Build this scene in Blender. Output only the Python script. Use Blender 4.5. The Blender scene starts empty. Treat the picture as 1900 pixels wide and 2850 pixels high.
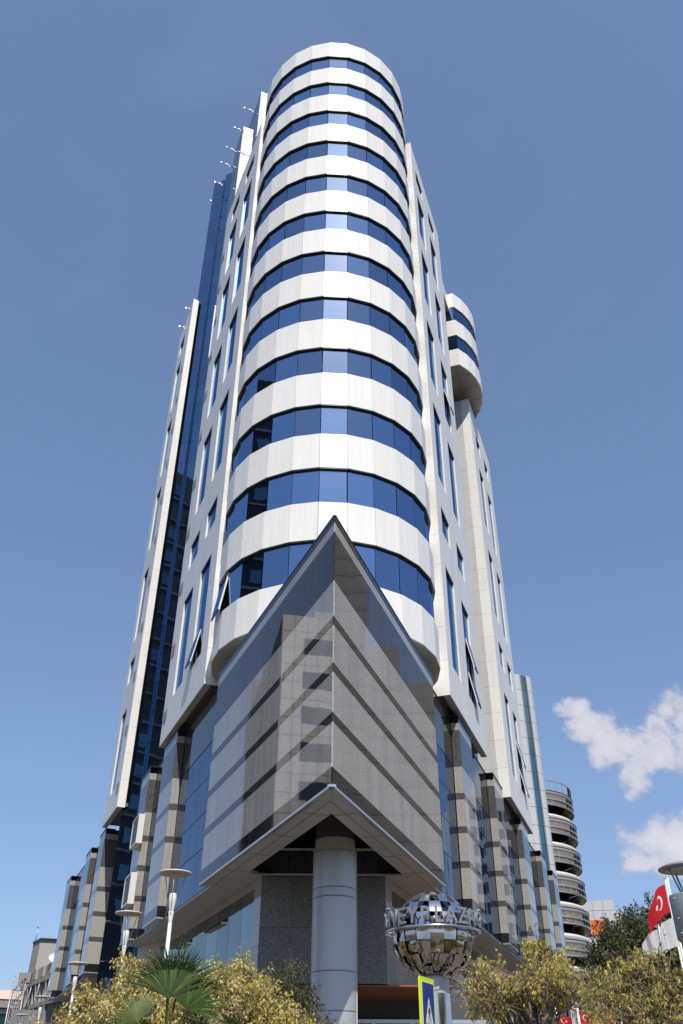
import bpy, bmesh, math, random
from mathutils import Vector, Matrix, Euler
R = math.radians
random.seed(7)
SC = bpy.context.scene
COL = SC.collection

# ------------------------------------------------------------------ camera
CAM_PITCH, CAM_ROLL, CAM_F = R(34.931), R(0.304), 2389.04      # focal length in photograph pixels (1900 wide)
fw = Vector((0, math.cos(CAM_PITCH), math.sin(CAM_PITCH)))
up = Vector((0, -math.sin(CAM_PITCH), math.cos(CAM_PITCH)))
rt = Vector((1, 0, 0))
cx_ = rt*math.cos(CAM_ROLL) + up*math.sin(CAM_ROLL)
cu_ = -rt*math.sin(CAM_ROLL) + up*math.cos(CAM_ROLL)
cam = bpy.data.cameras.new('camera')
cam.sensor_fit = 'HORIZONTAL'; cam.sensor_width = 36; cam.lens = 36*CAM_F/1900
cam.clip_start = .1; cam.clip_end = 6000
camo = bpy.data.objects.new('camera', cam); COL.objects.link(camo)
mw = Matrix.Identity(4)
for i in range(3):
    mw[i][0] = cx_[i]; mw[i][1] = cu_[i]; mw[i][2] = -fw[i]
mw[2][3] = 1.6
camo.matrix_world = mw
SC.camera = camo

# ------------------------------------------------------------------ light
SUN_AZ, SUN_EL = R(170), R(52.5)          # azimuth clockwise from +Y
w = bpy.data.worlds.new('World'); SC.world = w; w.use_nodes = True
nt = w.node_tree; N = nt.nodes; N.clear()
def nn(t, tree=None, **k):
    n = (tree or nt).nodes.new(t)
    for a, v in k.items(): setattr(n, a, v)
    return n
def mth(op, a, b=None, c=None, tree=None):
    tr = tree or nt
    n = tr.nodes.new('ShaderNodeMath'); n.operation = op
    for i, v in enumerate((a, b, c)):
        if v is None: continue
        if isinstance(v, (int, float)): n.inputs[i].default_value = v
        else: tr.links.new(v, n.inputs[i])
    return n.outputs[0]
sky = nn('ShaderNodeTexSky', sky_type='NISHITA', sun_disc=False)
sky.sun_elevation = SUN_EL; sky.sun_rotation = SUN_AZ
sky.altitude = 80; sky.air_density = 1.0; sky.dust_density = 1.2; sky.ozone_density = 2.2
tc = nn('ShaderNodeTexCoord')
sep = nn('ShaderNodeSeparateXYZ'); nt.links.new(tc.outputs['Generated'], sep.inputs[0])
az = mth('ARCTAN2', sep.outputs[0], sep.outputs[1])
el = mth('ARCSINE', sep.outputs[2])
nz = nn('ShaderNodeTexNoise'); nz.inputs['Scale'].default_value = 19; nz.inputs['Detail'].default_value = 14; nz.inputs['Roughness'].default_value = .58
nt.links.new(tc.outputs['Generated'], nz.inputs['Vector'])
nzb = nn('ShaderNodeTexNoise'); nzb.inputs['Scale'].default_value = 42; nzb.inputs['Detail'].default_value = 12; nzb.inputs['Roughness'].default_value = .62
nt.links.new(tc.outputs['Generated'], nzb.inputs['Vector'])
# cumulus clouds: (azimuth, elevation, half width, half height) in degrees
CLOUDS = [(20.0, 18.7, 3.6, 2.0), (17.0, 20.3, 2.2, 1.2), (16.0, 21.3, 1.4, .8), (23.2, 19.2, 3.8, 2.7), (19.0, 16.9, 1.3, 1.3), (21.2, 13.0, 4.2, 2.0), (24.5, 15, 2.4, 2.2), (18.6, 12.2, 1.3, .6),
          (27, 17, 3, 2.4), (44, 14, 6, 3), (61, 19, 5, 3), (95, 16, 8, 4), (128, 22, 7, 3.5), (-150, 18, 9, 4), (-118, 14, 7, 3), (-84, 21, 6, 3)]
M = None
for (a0, e0, wa, we) in CLOUDS:
    da = mth('DIVIDE', mth('SUBTRACT', az, R(a0)), R(wa)); de = mth('DIVIDE', mth('SUBTRACT', el, R(e0)), R(we))
    v = mth('SUBTRACT', 1.0, mth('ADD', mth('MULTIPLY', da, da), mth('MULTIPLY', de, de)))
    v = mth('MAXIMUM', v, -1.2)
    M = v if M is None else mth('MAXIMUM', M, v)
dens = mth('ADD', M, mth('MULTIPLY', mth('SUBTRACT', nz.outputs['Fac'], .46), 2.7))
dens = mth('ADD', dens, mth('MULTIPLY', mth('SUBTRACT', nzb.outputs['Fac'], .5), 2.9))
mr = nn('ShaderNodeMapRange', interpolation_type='SMOOTHSTEP'); mr.inputs['From Min'].default_value = .0; mr.inputs['From Max'].default_value = .9
nt.links.new(dens, mr.inputs['Value'])
cm = nn('ShaderNodeMapRange'); cm.inputs['From Min'].default_value = .3; cm.inputs['From Max'].default_value = 2.4
nt.links.new(dens, cm.inputs['Value'])
ccol = nn('ShaderNodeMixRGB'); ccol.inputs[1].default_value = (3.3, 3.4, 4.0, 1); ccol.inputs[2].default_value = (5.3, 5.2, 5.45, 1)
nt.links.new(cm.outputs[0], ccol.inputs[0])
# thin high veil
nv = nn('ShaderNodeTexNoise'); nv.inputs['Scale'].default_value = 3.2; nv.inputs['Detail'].default_value = 8; nv.inputs['Distortion'].default_value = .6
nt.links.new(tc.outputs['Generated'], nv.inputs['Vector'])
vm = nn('ShaderNodeMapRange'); vm.inputs['From Min'].default_value = .55; vm.inputs['From Max'].default_value = .85; vm.inputs['To Max'].default_value = .1
nt.links.new(nv.outputs['Fac'], vm.inputs['Value'])
skyt = nn('ShaderNodeMixRGB', blend_type='MULTIPLY'); skyt.inputs[0].default_value = 1; skyt.inputs[2].default_value = (1.0, .93, .95, 1)
nt.links.new(sky.outputs[0], skyt.inputs[1])
gam = nn('ShaderNodeGamma'); gam.inputs[1].default_value = .65; nt.links.new(skyt.outputs[0], gam.inputs[0])
skym = nn('ShaderNodeMixRGB', blend_type='MULTIPLY'); skym.inputs[0].default_value = 1; skym.inputs[2].default_value = (1.03, 1.27, 1.58, 1); nt.links.new(gam.outputs[0], skym.inputs[1])
mx0 = nn('ShaderNodeMixRGB'); nt.links.new(vm.outputs[0], mx0.inputs[0]); nt.links.new(skym.outputs[0], mx0.inputs[1]); mx0.inputs[2].default_value = (4.2, 4.4, 5.0, 1)
mx = nn('ShaderNodeMixRGB'); nt.links.new(mth('MULTIPLY', mr.outputs[0], .93), mx.inputs[0]); nt.links.new(mx0.outputs[0], mx.inputs[1]); nt.links.new(ccol.outputs[0], mx.inputs[2])
bg = nn('ShaderNodeBackground'); bg.inputs[1].default_value = .14
nt.links.new(mx.outputs[0], bg.inputs[0])
wo = nn('ShaderNodeOutputWorld'); nt.links.new(bg.outputs[0], wo.inputs[0])

sl = bpy.data.lights.new('sun', 'SUN'); sl.energy = 3.7; sl.angle = R(.53); sl.color = (1, .94, .865)
so = bpy.data.objects.new('sun', sl); COL.objects.link(so)
sd = Vector((math.sin(SUN_AZ)*math.cos(SUN_EL), math.cos(SUN_AZ)*math.cos(SUN_EL), math.sin(SUN_EL)))
so.rotation_euler = sd.to_track_quat('Z', 'Y').to_euler(); so.location = sd*200
vs = SC.view_settings; vs.view_transform = 'Standard'; vs.look = 'None'; vs.exposure = .26; vs.gamma = 1; vs.use_curve_mapping = False
SC.render.engine = 'CYCLES'
SC.cycles.max_bounces = 8; SC.cycles.glossy_bounces = 5; SC.cycles.transmission_bounces = 4; SC.cycles.transparent_max_bounces = 8
SC.cycles.caustics_reflective = False; SC.cycles.caustics_refractive = False

# ------------------------------------------------------------------ materials
def mat(name, col, rough=.5, metal=0, spec=.5, var=0, nscale=0, namt=0, bump=0, bscale=30, streak=0, coat=0, col2=None, speck=None):
    m = bpy.data.materials.new(name); m.use_nodes = True
    t = m.node_tree; b = t.nodes['Principled BSDF']; L = t.links
    b.inputs['Roughness'].default_value = rough; b.inputs['Metallic'].default_value = metal
    b.inputs['Specular IOR Level'].default_value = spec; b.inputs['Coat Weight'].default_value = coat; b.inputs['Coat Roughness'].default_value = .05
    geo = t.nodes.new('ShaderNodeNewGeometry'); pos = geo.outputs['Position']
    rgb = t.nodes.new('ShaderNodeRGB'); rgb.outputs[0].default_value = (*col, 1); cur = rgb.outputs[0]
    def scale_by(cur, fac):
        n = t.nodes.new('ShaderNodeMixRGB'); n.blend_type = 'MULTIPLY'; n.inputs[0].default_value = 1
        L.new(cur, n.inputs[1]); c = t.nodes.new('ShaderNodeCombineXYZ')
        for i in range(3): L.new(fac, c.inputs[i])
        L.new(c.outputs[0], n.inputs[2]); return n.outputs[0]
    if speck:
        n = t.nodes.new('ShaderNodeTexNoise'); n.inputs['Scale'].default_value = speck[0]; n.inputs['Detail'].default_value = 4; n.inputs['Roughness'].default_value = .7; L.new(pos, n.inputs['Vector'])
        r = t.nodes.new('ShaderNodeMapRange'); r.inputs['From Min'].default_value = .35; r.inputs['From Max'].default_value = .65; r.inputs['To Min'].default_value = 1-speck[1]; r.inputs['To Max'].default_value = 1+speck[1]
        L.new(n.outputs['Fac'], r.inputs['Value']); cur = scale_by(cur, r.outputs[0])
        v = t.nodes.new('ShaderNodeTexVoronoi'); v.inputs['Scale'].default_value = speck[0]*1.6; L.new(pos, v.inputs['Vector'])
        r2 = t.nodes.new('ShaderNodeMapRange'); r2.inputs['From Min'].default_value = .05; r2.inputs['From Max'].default_value = .22; r2.inputs['To Min'].default_value = 1+speck[1]*1.5; r2.inputs['To Max'].default_value = 1
        L.new(v.outputs['Distance'], r2.inputs['Value']); cur = scale_by(cur, r2.outputs[0])
    if var:
        oi = t.nodes.new('ShaderNodeObjectInfo'); cur = scale_by(cur, mth('ADD', mth('MULTIPLY', oi.outputs['Random'], 2*var, tree=t), 1-var, tree=t))
    if namt:
        n = t.nodes.new('ShaderNodeTexNoise'); n.inputs['Scale'].default_value = nscale; n.inputs['Detail'].default_value = 5; L.new(pos, n.inputs['Vector'])
        cur = scale_by(cur, mth('ADD', mth('MULTIPLY', n.outputs['Fac'], 2*namt, tree=t), 1-namt, tree=t))
    if streak:                                                    # vertical dirt runs
        mp = t.nodes.new('ShaderNodeMapping'); mp.inputs['Scale'].default_value = (7, 7, .35); L.new(pos, mp.inputs[0])
        n = t.nodes.new('ShaderNodeTexNoise'); n.inputs['Scale'].default_value = 1; n.inputs['Detail'].default_value = 5; L.new(mp.outputs[0], n.inputs['Vector'])
        r = t.nodes.new('ShaderNodeMapRange'); r.inputs['From Min'].default_value = .42; r.inputs['From Max'].default_value = .75; r.inputs['To Min'].default_value = 1; r.inputs['To Max'].default_value = 1-streak
        L.new(n.outputs['Fac'], r.inputs['Value']); cur = scale_by(cur, r.outputs[0])
    L.new(cur, b.inputs['Base Color'])
    if bump:
        n = t.nodes.new('ShaderNodeTexNoise'); n.inputs['Scale'].default_value = bscale; n.inputs['Detail'].default_value = 3; L.new(pos, n.inputs['Vector'])
        bp = t.nodes.new('ShaderNodeBump'); bp.inputs['Strength'].default_value = bump; bp.inputs['Distance'].default_value = .02; L.new(n.outputs['Fac'], bp.inputs['Height']); L.new(bp.outputs[0], b.inputs['Normal'])
    return m
def glass(name, tint, base, refl=.3, see=0, wave=.03, wscale=1.2, var=.12, trans=(.3, .36, .42), dust=0):
    """coated facade glass: tinted mirror over a dark (or partly see-through) body"""
    m = bpy.data.materials.new(name); m.use_nodes = True
    t = m.node_tree; L = t.links; t.nodes.clear()
    out = t.nodes.new('ShaderNodeOutputMaterial')
    geo = t.nodes.new('ShaderNodeNewGeometry')
    n = t.nodes.new('ShaderNodeTexNoise'); n.inputs['Scale'].default_value = wscale; n.inputs['Detail'].default_value = 1; L.new(geo.outputs['Position'], n.inputs['Vector'])
    bp = t.nodes.new('ShaderNodeBump'); bp.inputs['Strength'].default_value = wave; bp.inputs['Distance'].default_value = .1; L.new(n.outputs['Fac'], bp.inputs['Height'])
    oi = t.nodes.new('ShaderNodeObjectInfo'); f = mth('ADD', mth('MULTIPLY', oi.outputs['Random'], 2*var, tree=t), 1-var, tree=t)
    g = t.nodes.new('ShaderNodeBsdfGlossy'); g.inputs['Roughness'].default_value = .015
    mc = t.nodes.new('ShaderNodeMixRGB'); mc.blend_type = 'MULTIPLY'; mc.inputs[0].default_value = 1; mc.inputs[1].default_value = (*tint, 1)
    c = t.nodes.new('ShaderNodeCombineXYZ')
    for i in range(3): L.new(f, c.inputs[i])
    L.new(c.outputs[0], mc.inputs[2]); L.new(mc.outputs[0], g.inputs['Color']); L.new(bp.outputs[0], g.inputs['Normal'])
    d = t.nodes.new('ShaderNodeBsdfDiffuse'); d.inputs['Color'].default_value = (*base, 1)
    body = d.outputs[0]
    if see:
        tr = t.nodes.new('ShaderNodeBsdfTransparent'); tr.inputs['Color'].default_value = (*trans, 1)
        mm = t.nodes.new('ShaderNodeMixShader'); mm.inputs[0].default_value = see; L.new(d.outputs[0], mm.inputs[1]); L.new(tr.outputs[0], mm.inputs[2]); body = mm.outputs[0]
    lw = t.nodes.new('ShaderNodeFresnel'); lw.inputs['IOR'].default_value = 1.5
    fac = mth('ADD', mth('MULTIPLY', lw.outputs[0], 1-refl, tree=t), refl, tree=t)
    ms = t.nodes.new('ShaderNodeMixShader'); L.new(fac, ms.inputs[0]); L.new(body, ms.inputs[1]); L.new(g.outputs[0], ms.inputs[2])
    if dust:                                                       # film of dust: a weak wide highlight
        g2 = t.nodes.new('ShaderNodeBsdfGlossy'); g2.inputs['Roughness'].default_value = .3; g2.inputs['Color'].default_value = (.9, .9, .9, 1)
        m2 = t.nodes.new('ShaderNodeMixShader'); m2.inputs[0].default_value = dust; L.new(ms.outputs[0], m2.inputs[1]); L.new(g2.outputs[0], m2.inputs[2]); ms = m2
    L.new(ms.outputs[0], out.inputs[0]); return m
def leafmat(name, col, tr=.35):
    m = bpy.data.materials.new(name); m.use_nodes = True
    t = m.node_tree; b = t.nodes['Principled BSDF']; b.inputs['Roughness'].default_value = .45; b.inputs['Specular IOR Level'].default_value = .35
    geo = t.nodes.new('ShaderNodeNewGeometry'); n = t.nodes.new('ShaderNodeTexNoise'); n.inputs['Scale'].default_value = 9; t.links.new(geo.outputs['Position'], n.inputs['Vector'])
    h = t.nodes.new('ShaderNodeHueSaturation'); h.inputs['Color'].default_value = (*col, 1)
    t.links.new(mth('ADD', mth('MULTIPLY', n.outputs['Fac'], .8, tree=t), .6, tree=t), h.inputs['Value'])
    t.links.new(h.outputs[0], b.inputs['Base Color'])
    td = t.nodes.new('ShaderNodeBsdfTranslucent'); t.links.new(h.outputs[0], td.inputs['Color'])
    ms = t.nodes.new('ShaderNodeMixShader'); ms.inputs[0].default_value = tr
    o = t.nodes['Material Output']; t.links.new(b.outputs[0], ms.inputs[1]); t.links.new(td.outputs[0], ms.inputs[2]); t.links.new(ms.outputs[0], o.inputs[0]); return m
def flag_mat(name, bgc, marks):
    """flat printed cloth: marks = [(u, v, radius, colour)] discs in cloth coordinates, painted in order"""
    m = bpy.data.materials.new(name); m.use_nodes = True
    t = m.node_tree; b = t.nodes['Principled BSDF']; b.inputs['Roughness'].default_value = .8; L = t.links
    uv = t.nodes.new('ShaderNodeUVMap'); s = t.nodes.new('ShaderNodeSeparateXYZ'); L.new(uv.outputs[0], s.inputs[0])
    cur = t.nodes.new('ShaderNodeRGB'); cur.outputs[0].default_value = (*bgc, 1); cur = cur.outputs[0]
    for (u, v, r, c) in marks:
        dx = mth('SUBTRACT', s.outputs[0], u, tree=t); dy = mth('SUBTRACT', s.outputs[1], v, tree=t)
        inside = mth('LESS_THAN', mth('SQRT', mth('ADD', mth('MULTIPLY', dx, dx, tree=t), mth('MULTIPLY', dy, dy, tree=t), tree=t), tree=t), r, tree=t)
        mm = t.nodes.new('ShaderNodeMixRGB'); L.new(inside, mm.inputs[0]); L.new(cur, mm.inputs[1]); mm.inputs[2].default_value = (*c, 1); cur = mm.outputs[0]
    L.new(cur, b.inputs['Base Color'])
    td = t.nodes.new('ShaderNodeBsdfTranslucent'); L.new(cur, td.inputs['Color']); ms = t.nodes.new('ShaderNodeMixShader'); ms.inputs[0].default_value = .3
    o = t.nodes['Material Output']; L.new(b.outputs[0], ms.inputs[1]); L.new(td.outputs[0], ms.inputs[2]); L.new(ms.outputs[0], o.inputs[0]); return m

WHITE = mat('white_panel', (.86, .84, .785), .32, spec=.45, var=.03, streak=.09, namt=.025, nscale=.6)
PALE = mat('pale_cladding', (.82, .80, .76), .5, var=.04)
SGREY = mat('weathered_panel', (.56, .555, .53), .45, spec=.35, var=.03, streak=.12)  # greyer tone than the white panels, for the inner part of one return
SOFF = mat('soffit_metal', (.55, .54, .51), .4, spec=.4, var=.03)
DSOFF = mat('dark_soffit', (.16, .155, .15), .5)
BACK = mat('joint_backing', (.09, .09, .095), .8)
MORTAR = mat('pale_joint', (.34, .325, .30), .8)
CORE = mat('core_render', (.55, .55, .54), .7)
ROOMD = mat('dim_interior', (.05, .055, .06), .8)
FRAME = mat('dark_aluminium', (.06, .062, .066), .35, metal=.6)
ALU = mat('bare_aluminium', (.62, .62, .62), .35, metal=.8)
GRAN = mat('grey_granite', (.385, .365, .335), .02, spec=.36, var=.09, speck=(26, .3))
DGRAN = mat('dark_granite', (.038, .035, .031), .02, spec=.3, var=.2, speck=(22, .8))
BGRAN = mat('black_granite', (.018, .017, .016), .03, spec=.3, var=.1, speck=(34, .3))
RGRAN = mat('flamed_granite', (.36, .34, .30), .5, spec=.4, var=.04, speck=(26, .3))
RDGRAN = mat('flamed_dark_granite', (.075, .072, .07), .45, spec=.4, var=.05, speck=(20, .7))
WALLG = mat('rough_wall_granite', (.16, .155, .145), .5, spec=.4, var=.08, speck=(24, .45))
BAYG = glass('bay_glass', (.39, .60, .89), (.01, .016, .03), .47, see=.75, wave=.02, var=.2, dust=.006, trans=(.72, .78, .82))
BLUEG = glass('blue_facade_glass', (.23, .39, .64), (.008, .014, .03), .5, wave=.012)
PODG = glass('podium_glass', (.37, .46, .58), (.01, .018, .04), .42, wave=.008, wscale=.9, var=.05)
SHAFTG = glass('shaft_glass', (.30, .47, .70), (.006, .01, .02), .45, wave=.012, var=.08)
GREENG = glass('clear_green_glass', (.75, .85, .86), (.02, .03, .03), .18, see=.9, wave=.01, trans=(.5, .58, .55))
TEALG = glass('teal_glass', (.45, .62, .68), (.01, .05, .07), .3, wave=.02, var=.1)
DARKG = glass('black_glass', (.5, .55, .62), (.008, .009, .01), .1, wave=.01)
NEARBLACK = mat('black_cladding', (.012, .012, .014), .6, spec=.2)
BLIND = mat('window_blind', (.75, .75, .72), .8)
STEEL = mat('brushed_steel', (.47, .475, .485), .42, metal=.25, namt=.03, nscale=1.3, var=.02)
MIRROR = mat('polished_stainless', (.52, .48, .44), .045, metal=1, bump=.06, bscale=7)
SATIN = mat('satin_stainless', (.68, .67, .66), .2, metal=1, var=.06)
LETTER = mat('steel_letter', (.25, .255, .265), .45, metal=.3)
LAMPW = mat('white_lamp_paint', (.78, .77, .73), .4)
LAMPU = mat('lamp_underside', (.55, .47, .36), .6)
LAMPG = mat('grey_lamp_paint', (.30, .32, .32), .45, metal=.2)
WOOD = mat('wood_soffit', (.30, .11, .04), .4, var=.12, namt=.2, nscale=3)
CONC = mat('concrete', (.42, .40, .37), .8, namt=.1, nscale=.8, streak=.1)
DCONC = mat('grey_cladding', (.22, .22, .225), .6, var=.05)
BEIGE = mat('beige_roof', (.62, .50, .38), .8, namt=.08, nscale=4)
PURP = mat('mauve_fascia', (.30, .27, .27), .7)
ORANGE = mat('orange_panel', (.80, .17, .015), .5, var=.02)
LGREY = mat('pale_grey_panel', (.55, .56, .57), .45, var=.04)
SIGNY = mat('fluorescent_yellow', (.72, .82, .01), .5)
SIGNB = mat('sign_blue', (.012, .04, .24), .4, namt=.06, nscale=9)
SIGNW = mat('sign_white', (.75, .75, .73), .5)
SIGNK = mat('sign_black', (.01, .01, .01), .5)
POLEM = mat('galvanised_steel', (.45, .46, .47), .45, metal=.6)
BARK = mat('bark', (.20, .155, .11), .9, namt=.3, nscale=14)
DBARK = mat('dark_bark', (.08, .065, .05), .9, namt=.3, nscale=14)
ASPH = mat('asphalt', (.055, .055, .057), .85, namt=.2, nscale=.7, bump=.2, bscale=60)
PAVE = mat('paving', (.15, .135, .115), .8, var=.05, namt=.12, nscale=1.5)
EARTH = mat('dry_earth', (.12, .105, .075), .95, namt=.25, nscale=1.1)
PAINT = mat('road_paint', (.7, .7, .68), .7, namt=.1, nscale=8)
BALC = mat('brown_metal', (.115, .085, .06), .3, metal=.6)
CREAM = mat('cream_render', (.68, .66, .60), .7, var=.02)
YLEAF = [leafmat('yellow_leaf', (.62, .53, .13)), leafmat('gold_leaf', (.45, .39, .085)), leafmat('olive_leaf', (.23, .23, .055)), leafmat('pale_leaf', (.76, .66, .30))]
OLEAF = [leafmat('dry_olive_leaf', (.50, .42, .11)), leafmat('ochre_leaf', (.62, .50, .15)), leafmat('green_leaf', (.21, .22, .055)), leafmat('brown_leaf', (.28, .22, .08))]
GLEAF = [leafmat('dark_green_leaf', (.07, .09, .035)), leafmat('mid_green_leaf', (.12, .14, .05)), leafmat('grey_green_leaf', (.15, .165, .085)), leafmat('deep_leaf', (.035, .045, .02))]
PALML = [leafmat('palm_leaf', (.05, .085, .02), .2), leafmat('palm_leaf_light', (.12, .155, .045), .2), leafmat('dry_palm_leaf', (.42, .31, .17), .3)]

# ------------------------------------------------------------------ object helpers
WM = {}
MESH = {}
def bm_mesh(name, bm, mats, smooth=False):
    me = bpy.data.meshes.new(name); bm.normal_update(); bm.to_mesh(me); bm.free()
    for m in (mats if isinstance(mats, (list, tuple)) else [mats]): me.materials.append(m)
    if smooth:
        for p in me.polygons: p.use_smooth = True
    return me
def link(name, me, parent=None, M=None):
    o = bpy.data.objects.new(name, me); COL.objects.link(o)
    M = M or Matrix.Identity(4)
    WM[o] = M; o.matrix_basis = M
    if parent is not None:
        o.parent = parent; o.matrix_parent_inverse = WM[parent].inverted()
    return o
def thing(name, label, cat, loc=(0, 0, 0), group=None):
    o = link(name, None, None, Matrix.Translation(loc)); o.empty_display_size = .3
    o['label'] = label; o['category'] = cat
    if group: o['group'] = group
    return o
def unit_box():
    bm = bmesh.new(); bmesh.ops.create_cube(bm, size=1); return bm
def raw(kind):
    """vertices and faces of a named unit mesh"""
    if kind not in RAW:
        bm = unit_box(); bm.verts.ensure_lookup_table()
        RAW[kind] = ([v.co.copy() for v in bm.verts], [[v.index for v in f.verts] for f in bm.faces]); bm.free()
    return RAW[kind]
RAW = {}
def shared(kind, m):
    k = (kind, m.name)
    if k not in MESH:
        vs_, fs = raw(kind); me = bpy.data.meshes.new(kind+'_'+m.name); me.from_pydata(vs_, [], fs); me.materials.append(m); me.update(); MESH[k] = me
    return MESH[k]
PEND = {}
def piece(root, part, name, m, M, kind='box', label=None, jit=0):
    if jit:
        c = M.translation.copy(); q = Euler((random.gauss(0, jit), random.gauss(0, jit), random.gauss(0, jit))).to_matrix().to_4x4()
        M = Matrix.Translation(c) @ q @ Matrix.Translation(-c) @ M
    PEND.setdefault((root, name), []).append((part, m, M, kind, label))
def flush():
    for (root, name), L in PEND.items():
        def imp(e):
            M = e[2]; s = sorted((M.to_3x3() @ Vector(v)).length for v in ((1, 0, 0), (0, 1, 0), (0, 0, 1)))
            return -s[2]*s[1]/max(1, (M.translation-Vector((0, 0, 1.6))).length_squared)
        L.sort(key=imp)
        for part, m, M, kind, label in L[:300]:
            o = link(name, shared(kind, m), part, M)
            if label: o['label'] = label
        rest = {}
        for e in L[300:]: rest.setdefault((e[0], e[1]), []).append(e)
        parts = L[300:]
        if parts:
            vs_, fs, mi, ms = [], [], [], []
            for part, m, M, kind, label in parts:
                v, f = raw(kind); b = len(vs_)
                if m not in ms: ms.append(m)
                vs_ += [M @ x for x in v]; fs += [[i+b for i in q] for q in f]; mi += [ms.index(m)]*len(f)
            me = bpy.data.meshes.new(name+'_field'); me.from_pydata(vs_, [], fs)
            for m in ms: me.materials.append(m)
            me.polygons.foreach_set('material_index', mi); me.update()
            o = link(name+'_field', me, root); o['kind'] = 'stuff'
    PEND.clear()
def MB(c, ax, ay, az_, dx, dy, dz):
    M = Matrix.Identity(4)
    for i in range(3):
        M[i][0] = ax[i]*dx; M[i][1] = ay[i]*dy; M[i][2] = az_[i]*dz; M[i][3] = c[i]
    return M
Z = Vector((0, 0, 1))
class Fr:
    """wall frame: a runs along the wall, p outwards from it"""
    def __init__(s, o, azd, side):
        a = R(azd); s.o = Vector((*o, 0)); s.u = Vector((math.sin(a), math.cos(a), 0)); s.n = Vector((s.u.y, -s.u.x, 0))*side; s.side = side
    def pt(s, a, p, z=0): return s.o + s.u*a + s.n*p + Z*z
    def box(s, a0, a1, p0, p1, z0, z1):
        c = s.pt((a0+a1)/2, (p0+p1)/2, (z0+z1)/2)
        if s.side > 0: return MB(c, s.n, s.u, Z, abs(p1-p0), abs(a1-a0), abs(z1-z0))
        return MB(c, s.u, s.n, Z, abs(a1-a0), abs(p1-p0), abs(z1-z0))
C0 = (-.2, 20.99)
FL, FR = Fr(C0, -22.602, -1), Fr(C0, 19.049, 1)
def axbox(x0, x1, y0, y1, z0, z1):
    return MB(((x0+x1)/2, (y0+y1)/2, (z0+z1)/2), (1, 0, 0), (0, 1, 0), Z, x1-x0, y1-y0, z1-z0)
def solid(name, m, M, parent=None): return link(name, shared('box', m), parent, M)
def prism(name, pts, z0, z1, m, parent=None, mtop=None):
    bm = bmesh.new(); b = [bm.verts.new((p[0], p[1], z0)) for p in pts]; t = [bm.verts.new((p[0], p[1], z1)) for p in pts]
    n = len(pts)
    bm.faces.new(b[::-1]); bm.faces.new(t)
    for i in range(n): bm.faces.new((b[i], b[(i+1) % n], t[(i+1) % n], t[i]))
    bmesh.ops.recalc_face_normals(bm, faces=bm.faces)
    bmesh.ops.triangulate(bm, faces=[f for f in bm.faces if len(f.verts) > 4])
    return link(name, bm_mesh(name, bm, m), parent)
def tube(bm, p, q, r0, r1=None, n=8, mi=0, caps=True):
    p, q = Vector(p), Vector(q); r1 = r0 if r1 is None else r1
    d = (q-p).normalized(); a = d.orthogonal().normalized(); b = d.cross(a)
    A = [bm.verts.new(p+(a*math.cos(2*math.pi*i/n)+b*math.sin(2*math.pi*i/n))*r0) for i in range(n)]
    B = [bm.verts.new(q+(a*math.cos(2*math.pi*i/n)+b*math.sin(2*math.pi*i/n))*r1) for i in range(n)]
    fs = [bm.faces.new((A[i], A[(i+1) % n], B[(i+1) % n], B[i])) for i in range(n)]
    if caps: fs += [bm.faces.new(A[::-1]), bm.faces.new(B)]
    for f in fs: f.material_index = mi; f.smooth = True
def lathe(bm, c, prof, n=32, mi=0):
    c = Vector(c); rings = []
    for r, z in prof:
        rings.append([bm.verts.new(c+Vector((r*math.cos(2*math.pi*i/n), r*math.sin(2*math.pi*i/n), z))) for i in range(n)] if r > 1e-6 else [bm.verts.new(c+Vector((0, 0, z)))])
    for A, B in zip(rings, rings[1:]):
        for i in range(n):
            j = (i+1) % n
            if len(A) == 1 and len(B) == 1: continue
            if len(A) == 1: f = bm.faces.new((A[0], B[j], B[i]))
            elif len(B) == 1: f = bm.faces.new((A[i], A[j], B[0]))
            else: f = bm.faces.new((A[i], A[j], B[j], B[i]))
            f.material_index = mi; f.smooth = True
def bxx(bm, M, mi=0):
    r = bmesh.ops.create_cube(bm, size=1, matrix=M)
    for v in r['verts']:
        for f in v.link_faces: f.material_index = mi
def mesh_obj(name, bm, mats, parent=None, smooth=False, kind=None):
    o = link(name, bm_mesh(name, bm, mats, smooth), parent)
    if kind: o['kind'] = kind
    return o
def struct(o): o['kind'] = 'structure'; return o

# ------------------------------------------------------------------ ground
def sheet(name, pts, z, m):
    bm = bmesh.new(); bm.faces.new([bm.verts.new((x, y, z)) for x, y in pts]); bmesh.ops.recalc_face_normals(bm, faces=bm.faces)
    if bm.faces[:][0].normal.z < 0: bmesh.ops.reverse_faces(bm, faces=bm.faces[:])
    return struct(mesh_obj(name, bm, m))
sheet('ground', [(-2500, -2500), (2500, -2500), (2500, 2500), (-2500, 2500)], 0, EARTH)
sheet('road', [(-300, -14), (300, -14), (300, 8), (-300, 8)], .004, ASPH)
lft = lambda a, p: tuple(FL.pt(a, p)[:2]); rgt = lambda a, p: tuple(FR.pt(a, p)[:2])
sheet('left_road', [(-9, 8.0), lft(-4, 14), lft(120, 14), lft(120, 24), (-24, 8.0)], .004, ASPH)
sheet('right_road', [(10, 8.0), rgt(-4, 15), rgt(140, 15), rgt(140, 26), (26, 8.0)], .004, ASPH)
prism('pavement', [(-8.6, 8.4), (9.6, 8.4), rgt(-3, 14.4), rgt(130, 14.4), (20, 140), lft(110, 13.4), lft(-3, 13.4)], -.2, .13, PAVE)['kind'] = 'structure'
bmk = bmesh.new()
for i in range(-6, 7): bxx(bmk, axbox(i*1.0-.25, i*1.0+.25, 1.2, 5.2, .004, .009))
struct(mesh_obj('crossing_stripes', bmk, PAINT))

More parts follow.
